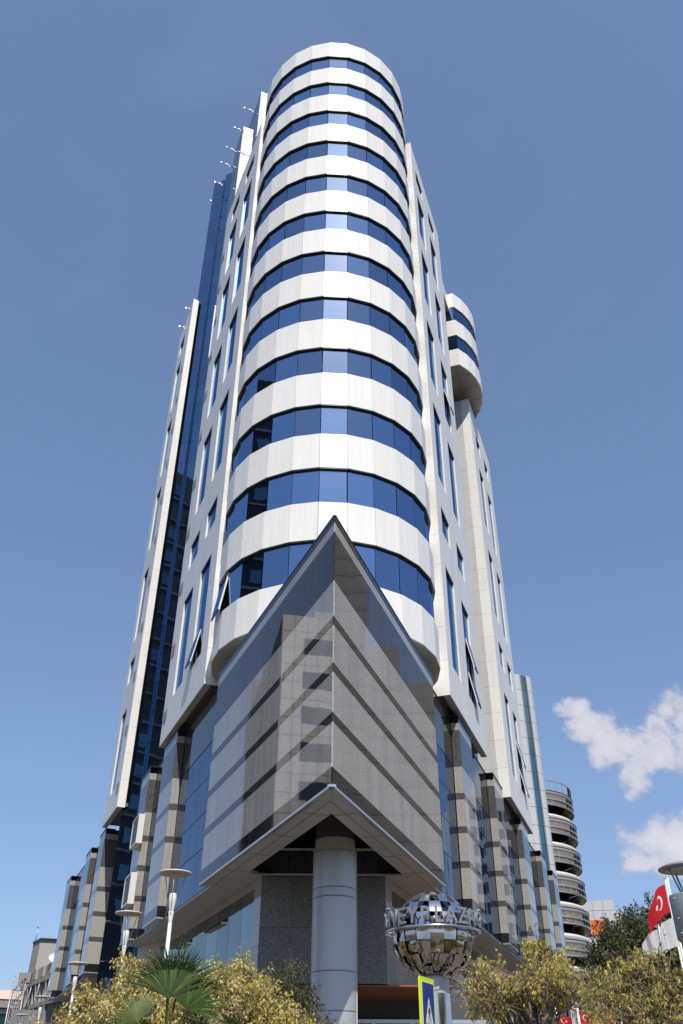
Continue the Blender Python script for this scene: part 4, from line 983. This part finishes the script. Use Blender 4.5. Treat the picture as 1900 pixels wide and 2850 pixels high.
for i in range(6):
    u = .24+i*.1; signpoly('zebra_bar', [(u, .70), (u+.035, .70), (u+.03, .785), (u-.02, .785)] if i < 3 else [(u-.015, .70), (u+.02, .70), (u+.06, .785), (u+.01, .785)], .0285, SIGNK, tri)
bm = bmesh.new(); c = TLp+su*(SW/2)-sn*.05; tube(bm, (c.x, c.y, .1), (c.x, c.y, zt-.1), .03, n=12); mesh_obj('pole', bm, POLEM, cs)

# ------------------------------------------------------------------ street lamps
def make_lamp():
    t = thing('street_lamp', '', 'street lamp', (0, 0, 0), 'white disc street lamps in a row along the left pavement')
    H_ = 6.66
    bm = bmesh.new(); lathe(bm, (0, 0, H_), [(0, .02), (.33, .018), (.42, .0), (.425, -.02), (.40, -.035), (.17, -.045)], 40); mesh_obj('reflector_disc', bm, LAMPW, t)
    bm = bmesh.new(); lathe(bm, (0, 0, H_), [(.39, -.04), (.17, -.05), (0, -.05)], 40); d = mesh_obj('disc_underside', bm, LAMPU, t)
    bm = bmesh.new(); lathe(bm, (0, 0, H_), [(.17, -.055), (.16, -.075), (0, -.08)], 24); mesh_obj('disc_centre', bm, SOFF, d)
    bm = bmesh.new(); lathe(bm, (0, 0, 0), [(0, 6.16), (.07, 6.16), (.092, 6.13), (.096, 6.0), (.09, 5.93), (.055, 5.72), (.055, 5.62)], 24); mesh_obj('lamp_head', bm, LAMPW, t)
    bm = bmesh.new(); lathe(bm, (0, 0, 0), [(.057, 5.735), (.068, 5.72), (.068, 5.68), (.046, 5.45)], 24); mesh_obj('collar', bm, LAMPW, t)
    bm = bmesh.new(); tube(bm, (0, 0, 0.1), (0, 0, 5.5), .075, .048, 16); mesh_obj('pole', bm, LAMPW, t)
    for q in range(3):
        th = R(35+120*q); bm = bmesh.new(); tube(bm, (.085*math.cos(th), .085*math.sin(th), 5.68), (.30*math.cos(th), .30*math.sin(th), H_-.03), .011, n=6); mesh_obj('stay_rod', bm, POLEM, t)
    return t
def dup(root, loc, rz=0, label=None):
    r = root.copy(); COL.objects.link(r); M_ = Matrix.Translation(loc) @ Matrix.Rotation(rz, 4, 'Z'); r.matrix_basis = M_; WM[r] = M_
    if label: r['label'] = label
    def kids(o, c):
        for ch in [x for x in o.children]:
            d = ch.copy(); COL.objects.link(d); d.parent = c; d.matrix_parent_inverse = ch.matrix_parent_inverse; d.matrix_basis = ch.matrix_basis; kids(ch, d)
    kids(root, r); return r
lamp = make_lamp()
spots = [(-4.25, 23.6, 'tallest looking white disc street lamp, its pole rising behind the fan palm'), (-6.57, 29.17, 'white disc street lamp in front of the black glass lift shaft'), (-10.96, 40.4, 'white disc street lamp at the left end of the yellow bushes'),
         (-16.11, 53.4, 'white disc street lamp in front of the louvred building'), (-20.51, 64.2, 'smallest white disc street lamp beside the steel stair tower')]
for i, (x, y, lab) in enumerate(spots[1:]): dup(lamp, (x, y, 0), i*.7, lab)
dup(lamp, tuple(P3(20.45, 38, 0)), .4, 'white disc street lamp at the right edge below the grey lantern')['group'] = 'white disc street lamps'
lamp.matrix_basis = Matrix.Translation((spots[0][0], spots[0][1], 0)); lamp['label'] = spots[0][2]
gl = thing('lantern_lamp', 'grey drum lantern with a flat disc cap held on rods at the right edge', 'street lamp', tuple(P3(21.0, 12, 0)))
lc = P3(21.0, 12, 0)
bm = bmesh.new(); lathe(bm, lc, [(0, 4.13), (.28, 4.12), (.35, 4.09), (.355, 4.075), (.30, 4.065), (0, 4.065)], 40); mesh_obj('cap_disc', bm, LAMPG, gl)
bm = bmesh.new(); lathe(bm, lc, [(.27, 4.06), (0, 4.058)], 32); mesh_obj('disc_underside', bm, SOFF, gl)
bm = bmesh.new(); lathe(bm, lc, [(0, 3.83), (.12, 3.83), (.17, 3.80), (.17, 3.78), (.285, 3.775), (.29, 3.76), (.285, 3.3), (.25, 3.26), (.1, 3.2), (.06, 3.1)], 40); drum = mesh_obj('lantern_drum', bm, LAMPG, gl)
bm = bmesh.new(); lathe(bm, lc, [(.08, 3.86), (.1, 3.86), (.1, 3.82)], 16); mesh_obj('drum_cap', bm, FRAME, drum)
for q in range(4):
    th = R(195+q*90); bm = bmesh.new(); tube(bm, lc+Vector((.16*math.cos(th), .16*math.sin(th), 3.78)), lc+Vector((.27*math.cos(th), .27*math.sin(th), 4.07)), .012, n=8); mesh_obj('stay_rod', bm, LAMPG, gl)
for zq in (3.72, 3.5, 3.34):
    for q in range(6):
        th = R(20+q*60); bm = bmesh.new(); bmesh.ops.create_icosphere(bm, subdivisions=1, radius=.014, matrix=Matrix.Translation(lc+Vector((.29*math.cos(th), .29*math.sin(th), zq)))); mesh_obj('bolt', bm, ALU, drum)
bm = bmesh.new(); tube(bm, lc+Z*.1, lc+Z*3.15, .07, .055, 16); mesh_obj('pole', bm, LAMPG, gl)

# ------------------------------------------------------------------ flags
def cloth(name, p0, hoist, fly, dirn, m, droop=.35, amp=.08, waves=2.2, nu=18, nv=10, seed=0, parent=None):
    """flag: u along the fly, v down the hoist; sags and ripples"""
    bm = bmesh.new(); uvl = bm.loops.layers.uv.new('UVMap'); d = Vector(dirn).normalized(); sd_ = d.cross(Z).normalized(); g = []
    for i in range(nu+1):
        r = []
        for j in range(nv+1):
            u, v = i/nu, j/nv
            w_ = amp*math.sin(u*waves*math.pi*2+v*1.3+seed)*min(1, u*2.5)
            p = Vector(p0)+d*(fly*u*(1-droop*.45*u))+Z*(-hoist*v-fly*droop*u**1.4*(1-.25*v))+sd_*w_
            r.append(bm.verts.new(p))
        g.append(r)
    for i in range(nu):
        for j in range(nv):
            f = bm.faces.new((g[i][j], g[i+1][j], g[i+1][j+1], g[i][j+1])); f.smooth = True
            for lp, (a, b) in zip(f.loops, ((i, j), (i+1, j), (i+1, j+1), (i, j+1))): lp[uvl].uv = (a/nu*fly/hoist, 1-b/nv)
    return mesh_obj(name, bm, m, parent)
TRED = flag_mat('red_flag_cloth', (.62, .008, .015), [(.5, .5, .25, (.8, .8, .78)), (.5625, .5, .2, (.62, .008, .015)), (.80, .5, .09, (.8, .8, .78))])
WFLAG = flag_mat('white_flag_cloth', (.74, .74, .73), [(.52, .64, .13, (.16, .19, .30)), (.48, .66, .11, (.74, .74, .73)), (.60, .36, .12, (.2, .25, .3)), (.56, .34, .10, (.74, .74, .73))])
WFLAG2 = flag_mat('plain_white_cloth', (.68, .68, .69), [])
def flagpole(label, azd, d, ztop, group=None):
    p = P3(azd, d, 0); t = thing('flagpole', label, 'flagpole', tuple(p), group)
    bm = bmesh.new(); tube(bm, p+Z*.1, p+Z*ztop, .07, .045, 10); mesh_obj('pole', bm, LAMPW, t)
    bm = bmesh.new(); lathe(bm, p+Z*ztop, [(0, .1), (.07, .05), (.05, 0)], 10); tube(bm, p+Z*(ztop-.05), p+Z*(ztop-.05)+Vector((-.25, 0, .03)), .02, n=6); mesh_obj('truck', bm, ALU, t); return p
def flag(label, o, group=None): o['label'] = label; o['category'] = 'flag'; o['group'] = group or 'flags flying at right'; return o
p = flagpole('tall white flagpole carrying the red flag beside the grey lantern', 19.62, 50, 11.5)
flag('red flag with a white crescent and star on the tall pole by the lantern', cloth('red_flag', (p.x-.08, p.y, 11.25), 1.32, 2.0, (-1, -.35, 0), TRED, droop=.75, amp=.16, waves=.9, seed=1.0))
p = flagpole('white flagpole carrying the white flag with a dark emblem', 19.75, 48, 11.2)
flag('white flag with a dark emblem hanging below the red flag', cloth('white_flag', (p.x-.08, p.y, 9.35), 1.25, 1.2, (-1, -.3, 0), WFLAG, droop=.42, amp=.11, waves=1.5, seed=2.2))
p = flagpole('white flagpole rising out of the olive trees at right', 18.75, 53, 9.8)
flag('plain white flag in shade behind the emblem flag', cloth('white_flag', (p.x-.08, p.y, 9.65), 1.25, 1.3, (-1, .2, 0), WFLAG2, droop=.6, amp=.12, waves=1.7, seed=.4))
for i, (a, zt_, lab) in enumerate(((12.36, 4.93, 'leftmost of the small red flags low behind the yellow tree'), (13.58, 5.0, 'second small red flag from the left below the yellow tree'), (14.65, 5.04, 'small red flag under the thin twigs, third from the left'), (15.9, 4.95, 'small red flag half hidden behind the olive foliage, rightmost'))):
    p = flagpole('thin white flagpole of the %s' % lab, a, 40, zt_, 'low flagpoles with red flags')
    flag(lab, cloth('red_flag', (p.x+.05, p.y, zt_-.1), .42, .62, (1, -.2, 0), TRED, droop=.3, amp=.06, waves=1.1, nu=12, nv=6, seed=i*1.7), 'small red flags at the bottom right')

# ------------------------------------------------------------------ vegetation
class Geo:
    def __init__(s): s.v, s.f, s.m = [], [], []
    def leaf(s, p, d, nrm, ln, wd, mi, curl=.25):
        """folded pointed leaf: four triangles"""
        sd_ = d.cross(nrm).normalized(); nrm = sd_.cross(d).normalized(); b = len(s.v)
        tip = p+d*ln-nrm*ln*curl; mid = p+d*ln*.45+nrm*ln*.02
        s.v += [p, mid+sd_*wd*.5+nrm*wd*.22, tip, mid-sd_*wd*.5+nrm*wd*.22, mid]
        s.f += [(b, b+1, b+4), (b+1, b+2, b+4), (b+2, b+3, b+4), (b+3, b, b+4)]; s.m += [mi]*4
    def stick(s, p, q, r0, r1, mi, n=4):
        d = (q-p).normalized(); a = d.orthogonal().normalized(); c = d.cross(a); b = len(s.v)
        for e, r in ((p, r0), (q, r1)):
            for i in range(n): s.v.append(e+(a*math.cos(2*math.pi*i/n)+c*math.sin(2*math.pi*i/n))*r)
        for i in range(n): s.f.append((b+i, b+(i+1) % n, b+n+(i+1) % n, b+n+i)); s.m.append(mi)
    def obj(s, name, mats, parent, smooth=False):
        me = bpy.data.meshes.new(name); me.from_pydata(s.v, [], s.f)
        for m in mats: me.materials.append(m)
        me.polygons.foreach_set('material_index', s.m)
        if smooth: me.polygons.foreach_set('use_smooth', [True]*len(s.f))
        me.update(); return link(name, me, parent)
def rv(): 
    while True:
        v = Vector((random.uniform(-1, 1), random.uniform(-1, 1), random.uniform(-1, 1)))
        if .05 < v.length < 1: return v
def limb(g, p, q, r0, r1, segs=5, wob=.12):
    pts = [p]; L_ = (q-p).length
    for i in range(1, segs+1):
        t = i/segs; pts.append(p.lerp(q, t)+(rv()*wob*L_*math.sin(math.pi*min(t, .98)) if i < segs else Vector()))
    for i in range(segs): g.stick(pts[i], pts[i+1], r0+(r1-r0)*i/segs, r0+(r1-r0)*(i+1)/segs, 0, 6)
    return pts
def tree(kind, label, base, lobes, nsp, leafs, weights, ll, lw, droop=.7, per=9, group=None, bark=None, trunk_r=.07, bare=0, spray=.32, cat='tree'):
    """lobes: (centre, rx, ry, rz); sprays of leaves hang from twigs spread through the lobes"""
    t = thing(kind, label, cat, tuple(base), group); base = Vector(base)
    wood, crown = Geo(), Geo(); bark = bark or BARK
    vol = [l[1]*l[2]*l[3] for l in lobes]; tot = sum(v**.72 for v in vol); hub = base+Z*max(.5, (min(l[0][2]-l[3] for l in lobes)-base.z)*.8)
    limb(wood, base, hub, trunk_r, trunk_r*.8, 4, .05)
    for (c, rx, ry, rz), v in zip(lobes, vol):
        c = Vector(c); k = max(3, int(nsp*v**.72/tot))
        main = limb(wood, hub, c, trunk_r*.6, trunk_r*.25, 5)
        subs = []
        for i in range(max(3, k//45)):
            e = c+Vector((rx, ry, rz))*0+Vector((random.gauss(0, .5)*rx, random.gauss(0, .5)*ry, random.gauss(.1, .5)*rz))
            subs += limb(wood, random.choice(main[2:]), e, trunk_r*.25, trunk_r*.08, 4, .16)[1:]
        for i in range(bare):
            e = c+Vector((random.uniform(-1.1, 1.1)*rx, random.uniform(-1, 1)*ry, random.uniform(-.9, 1.15)*rz)); limb(wood, random.choice(subs), e, trunk_r*.1, .004, 4, .15)
        for i in range(k):
            if i % 13 == 0:                                         # a new bough: its sprays gather round one point
                d0 = rv(); d0.normalize(); r0_ = random.random()**.36*random.choice((1, 1, 1, 1.14)); bm0 = random.choices(range(len(leafs)), weights)[0]
            d = (d0+rv()*.45).normalized(); p = c+Vector((d0.x*rx, d0.y*ry, d0.z*rz))*r0_+rv()*spray*.62
            out = (d*.8+rv()*.7+Z*.15).normalized(); q = p+out*spray*random.uniform(.6, 1.3)-Z*spray*.25*droop
            wood.stick(p-out*.12, q, .006, .003, 0, 3)
            mi = bm0 if random.random() < .6 else random.choices(range(len(leafs)), weights)[0]
            for j in range(per):
                lp = p.lerp(q, random.random()**.8)
                ld = (out*.45+rv()*.8-Z*droop*random.uniform(.5, 1.4)).normalized()
                if random.random() < .25: mi2 = random.choices(range(len(leafs)), weights)[0]
                else: mi2 = mi
                crown.leaf(lp, ld, (rv()+Z*.5).normalized(), ll*random.uniform(.7, 1.25), lw*random.uniform(.75, 1.2), mi2, random.uniform(.05, .5))
    wood.obj('trunk', [bark], t, True); o = crown.obj('crown', leafs, t); o['kind'] = 'stuff'; return t
def at(azd, d, t): return P3(azd, d, 1.6+t*d)
def lobe(azd, d, ttop, rx, rz, ry=None):
    p = at(azd, d, ttop); return ((p.x, p.y, p.z-rz), rx, ry or rx, rz)
random.seed(21)
tree('yellow_bush', 'large golden leaved bush at the far left below the small street lamps', tuple(P3(-12.2, 19.5, .1)),
     [lobe(-11.8, 19, .119, .62, .7), lobe(-13.3, 19.2, .103, .7, .7), lobe(-14.7, 19.4, .083, .55, .6), lobe(-12.5, 18.6, .108, .75, .8), lobe(-10.5, 19.2, .104, .7, .75), lobe(-13.2, 18.2, .084, .9, .7), lobe(-11.2, 18, .092, .9, .8), lobe(-11.72, 19.2, .124, .18, .3)],
     3000, YLEAF, (5, 3, 2, 4), .07, .034, group='golden bushes in front of the tower', cat='bush')
tree('yellow_bush', 'golden leaved bush left of the steel column behind the dry palm fronds', tuple(P3(-6.0, 18, .1)),
     [lobe(-7.6, 18, .117, .45, .5), lobe(-6.1, 18.2, .127, .5, .6), lobe(-6.8, 17.8, .113, .6, .7), lobe(-5.2, 18, .117, .6, .7), lobe(-4.4, 18, .110, .5, .65), lobe(-3.6, 17.6, .092, .45, .6), lobe(-5.2, 17.2, .092, 1.0, .8), lobe(-8.6, 18, .103, .5, .6), lobe(-3.0, 17, .079, .4, .5), lobe(-1.0, 17, .083, .22, .3)],
     3000, YLEAF, (6, 2, 2, 5), .07, .034, group='golden bushes in front of the tower', cat='bush')
tree('green_bush', 'dark grey green bush between the golden bush and the steel column', tuple(P3(-2.7, 20.5, .1)),
     [lobe(-3.0, 20.5, .121, .45, .6), lobe(-2.3, 20.6, .108, .4, .55), lobe(-3.4, 20.4, .108, .4, .6), lobe(-1.7, 21.5, .108, .3, .6), lobe(-2.7, 20, .093, .6, .6)],
     900, GLEAF, (3, 3, 5, 2), .08, .032, cat='bush')
tree('yellow_tree', 'yellowing tree with bare twigs below the steel globe sign', tuple(P3(11.2, 16, .1)),
     [lobe(10.0, 16, .135, .5, .32), lobe(11.6, 16.2, .137, .5, .34), lobe(8.6, 16, .121, .45, .25), lobe(12.9, 16.2, .127, .5, .35), lobe(14.0, 16.3, .120, .45, .35), lobe(10.8, 15.6, .121, .8, .22), lobe(12.6, 15.8, .115, .75, .2), lobe(7.2, 16, .129, .25, .16), lobe(7.6, 16, .112, .35, .18), lobe(9.6, 15.6, .109, .45, .2)],
     680, OLEAF+[YLEAF[0]], (5, 4, 2, 1, 4), .075, .027, droop=1.1, bare=9, trunk_r=.085, spray=.26)
tree('yellow_tree', 'thin leader of sparse yellow leaves standing above the yellowing tree', tuple(P3(11.95, 17, .1)), [lobe(11.9, 17, .165, .16, .28), lobe(11.75, 17, .150, .2, .3), lobe(12.3, 17, .147, .16, .2), lobe(11.5, 17, .139, .2, .25)], 70, OLEAF+[YLEAF[0]], (3, 4, 2, 1, 4), .095, .034, droop=1.0, bare=3, trunk_r=.03, spray=.2)
tree('olive_tree', 'broad olive yellow tree filling the bottom right corner', tuple(P3(18.2, 14.5, .1)),
     [lobe(16.4, 14.6, .141, .16, .22), lobe(17.1, 14.5, .127, .34, .3), lobe(18.3, 14.3, .123, .45, .36), lobe(19.6, 14.4, .128, .5, .4), lobe(21.0, 14.4, .126, .6, .45), lobe(15.9, 14.6, .116, .45, .25), lobe(17.3, 14.2, .116, .7, .5), lobe(19.2, 14, .108, .8, .5), lobe(21.3, 14, .106, .7, .5), lobe(18.4, 13.8, .090, .9, .5), lobe(20.6, 13.8, .086, .9, .5), lobe(22.8, 14, .12, .7, .8)],
     2000, OLEAF+[YLEAF[0], YLEAF[1]], (5, 4, 3, 1, 2, 3), .07, .025, droop=1.1, bare=6, trunk_r=.09, spray=.24)
tree('evergreen_tree', 'dark green tree with a rounded top behind the red flag', tuple(P3(17.4, 60, 0)),
     [lobe(16.7, 60, .166, 1.3, 1.5), lobe(17.8, 60, .172, 1.4, 1.7), lobe(18.6, 60.5, .171, 1.2, 1.6), lobe(16.2, 59.6, .152, .8, 1.2), lobe(17.4, 59, .157, 1.9, 2.0), lobe(18.7, 59.5, .152, 1.3, 1.6), lobe(16.8, 59, .140, 1.5, 1.8), lobe(17.9, 59, .136, 2.0, 1.8), lobe(19.2, 60, .148, .7, 1.2)],
     3200, GLEAF, (4, 4, 3, 2), .22, .095, droop=.2, per=8, bark=DBARK, trunk_r=.25, spray=.75)
tree('evergreen_tree', 'darkest tree with sky gaps at the foot of the balcony tower', tuple(P3(15.4, 42, 0)),
     [lobe(15.5, 42, .140, .35, .6), lobe(16.1, 42, .134, .6, .8), lobe(15.0, 42, .126, .6, .7), lobe(16.6, 42, .122, .9, .9), lobe(15.2, 42, .113, .7, .7), lobe(17.6, 42, .115, .9, .9), lobe(16.2, 42, .108, .9, .7)],
     1100, GLEAF, (3, 1, 2, 6), .18, .085, droop=.3, per=8, bark=DBARK, trunk_r=.2, spray=.6, bare=3)
tree('evergreen_tree', 'small dark treetop showing right of the red flag', tuple(P3(19.6, 60, 0)), [lobe(19.5, 60, .171, .7, 1.2), lobe(20.1, 60, .166, .9, 1.3), lobe(21.2, 60, .163, 1.3, 1.5)], 300, GLEAF, (4, 4, 3, 2), .34, .13, droop=.2, per=8, bark=DBARK, trunk_r=.2, spray=.6)

def fan_frond(parent, c, stem_from, facing, upv, rad, n=38, spread=215, mats=PALML, mi=0, dead=0, name='fan_frond'):
    """costapalmate fan: leaflets joined near the centre, free and drooping at the tips"""
    g = Geo(); fn = Vector(facing).normalized(); upv = Vector(upv); upv = (upv-fn*upv.dot(fn)).normalized(); sd_ = upv.cross(fn)
    c = Vector(c); g.stick(Vector(stem_from), c, .018, .012, mi, 5)
    for i in range(n):
        a = R(-spread/2+spread*i/(n-1)+random.uniform(-1.5, 1.5)); d = upv*math.cos(a)+sd_*math.sin(a); w2 = rad*R(spread/n)*.34
        ln = rad*random.uniform(.88, 1.08)*(.78+.22*math.cos(a/2)); tg = fn.cross(d).normalized()
        dr = random.uniform(.04, .16)*(1+2.5*dead); b = len(g.v); m_ = mi if random.random() > .25 or mi == 2 else 1
        prof = ((0, .12), (.22, .85), (.42, .8), (.72, .42), (1, .02)); P = []
        for t, wv in prof:
            ctr = c+d*ln*t*(1-.25*dead*t)-Z*(dr*ln*max(0, t-.45)**1.5*3)-fn*(.10*ln*t*t)
            g.v += [ctr+tg*w2*wv*t**.2, ctr+fn*w2*.55*wv, ctr-tg*w2*wv*t**.2]
        for k in range(len(prof)-1):
            q = b+3*k; g.f += [(q, q+1, q+4, q+3), (q+1, q+2, q+5, q+4)]; g.m += [m_, m_]
    return g.obj(name, mats, parent)
def palm(label, azd, d, ccz, fronds, trunk_h=None):
    p = P3(azd, d, 0); t = thing('fan_palm', label, 'palm tree', tuple(p)); hub = Vector((p.x, p.y, ccz))
    bm = bmesh.new(); tube(bm, p, hub, .16, .14, 12); mesh_obj('trunk', bm, BARK, t)
    for (ax, az_, ln, face, rad, mi, dead, *sp_) in fronds:
        dv = Vector((math.sin(R(ax))*math.cos(R(az_)), -face*.35, math.sin(R(az_)))).normalized() if True else None
        c = hub+dv*ln; fan_frond(t, c, hub, Vector((dv.x*.35, -1 if face > 0 else .8, .25)), dv, rad, mi=mi, dead=dead, n=30, spread=sp_[0] if sp_ else 200)
    return t
random.seed(5)
# fronds: (sideways angle, rise angle, petiole, facing, radius, material, dryness)
palm('green fan palm with a big upright fan leaf in front of the golden bush', -9.8, 13.2, 2.2,
     [(0, 89, .62, .1, .86, 0, 0, 130), (-64, 40, .5, .2, .6, 1, .25, 170), (60, 60, .55, .2, .66, 0, .05, 150), (-22, 80, .8, -.5, .6, 0, 0, 150), (30, 78, .8, -.6, .6, 0, 0, 150), (-84, 8, .45, .5, .42, 1, .4, 170)])
palm('fan palm with dry drooping straw coloured fronds beside the green fan palm', -7.4, 13.6, 2.0,
     [(-40, 70, .42, .5, .44, 0, 0), (40, 60, .45, .5, .4, 2, .9), (70, 36, .45, .7, .44, 2, 1.0), (10, 52, .45, 1.0, .42, 2, 1.0), (80, 8, .45, .6, .4, 2, 1.0), (55, 52, .55, -.3, .4, 1, .4)])
palm('fan palm leaning at the far left with spread grey green fronds', -11.5, 13.4, 1.95,
     [(-30, 60, .45, .4, .46, 1, .2), (-66, 34, .5, .4, .48, 1, .4), (12, 66, .35, .4, .4, 0, .2), (-82, 6, .45, .6, .4, 2, .6)])
def feather(parent, hub, dirv, ln, mi=0, n=26):
    g = Geo(); d = Vector(dirv).normalized(); sd_ = d.cross(Z).normalized(); prev = Vector(hub); pts = []
    for i in range(n+1):
        t = i/n; pts.append(Vector(hub)+d*ln*t-Z*ln*.35*t*t)
    for i in range(n):
        g.stick(pts[i], pts[i+1], .012*(1-i/n)+.003, .012*(1-(i+1)/n)+.003, mi, 4)
        if i < 3: continue
        tg = (pts[i+1]-pts[i]).normalized()
        for s_ in (-1, 1):
            ld = (tg*.75+sd_*s_*.6+Z*.25+rv()*.1).normalized(); g.leaf(pts[i], ld, (Z+rv()*.3).normalized(), ln*.26*math.sin(math.pi*(.15+.8*i/n)), .02, 1 if random.random() < .4 else mi, .2)
    g.obj('feather_frond', PALML, parent)
def date_palm(label, azd, d, z, dirs, ln):
    p = P3(azd, d, 0); t = thing('feather_palm', label, 'palm tree', tuple(p)); bm = bmesh.new(); tube(bm, p, p+Z*z, .11, .09, 10); mesh_obj('trunk', bm, BARK, t)
    for a, e in dirs: feather(t, p+Z*z, (math.cos(R(a))*math.cos(R(e)), math.sin(R(a))*math.cos(R(e)), math.sin(R(e))), ln*random.uniform(.85, 1.1), 0)
date_palm('small feather palm at the foot of the globe sign pole', 6.35, 14.6, 1.75, [(95, 78), (10, 62), (170, 66), (-60, 58), (200, 35), (-20, 35), (60, 70), (240, 55)], 1.05)
date_palm('small feather palm left of the crossing sign in the shade', 3.9, 16.5, 1.85, [(90, 75), (15, 55), (165, 58), (-60, 52), (200, 32), (-15, 28)], .95)
date_palm('small feather palm under the yellowing tree', 9.2, 15.0, 1.7, [(90, 72), (15, 55), (165, 58), (-60, 52), (200, 32), (-15, 28), (120, 60)], .9)
flush()
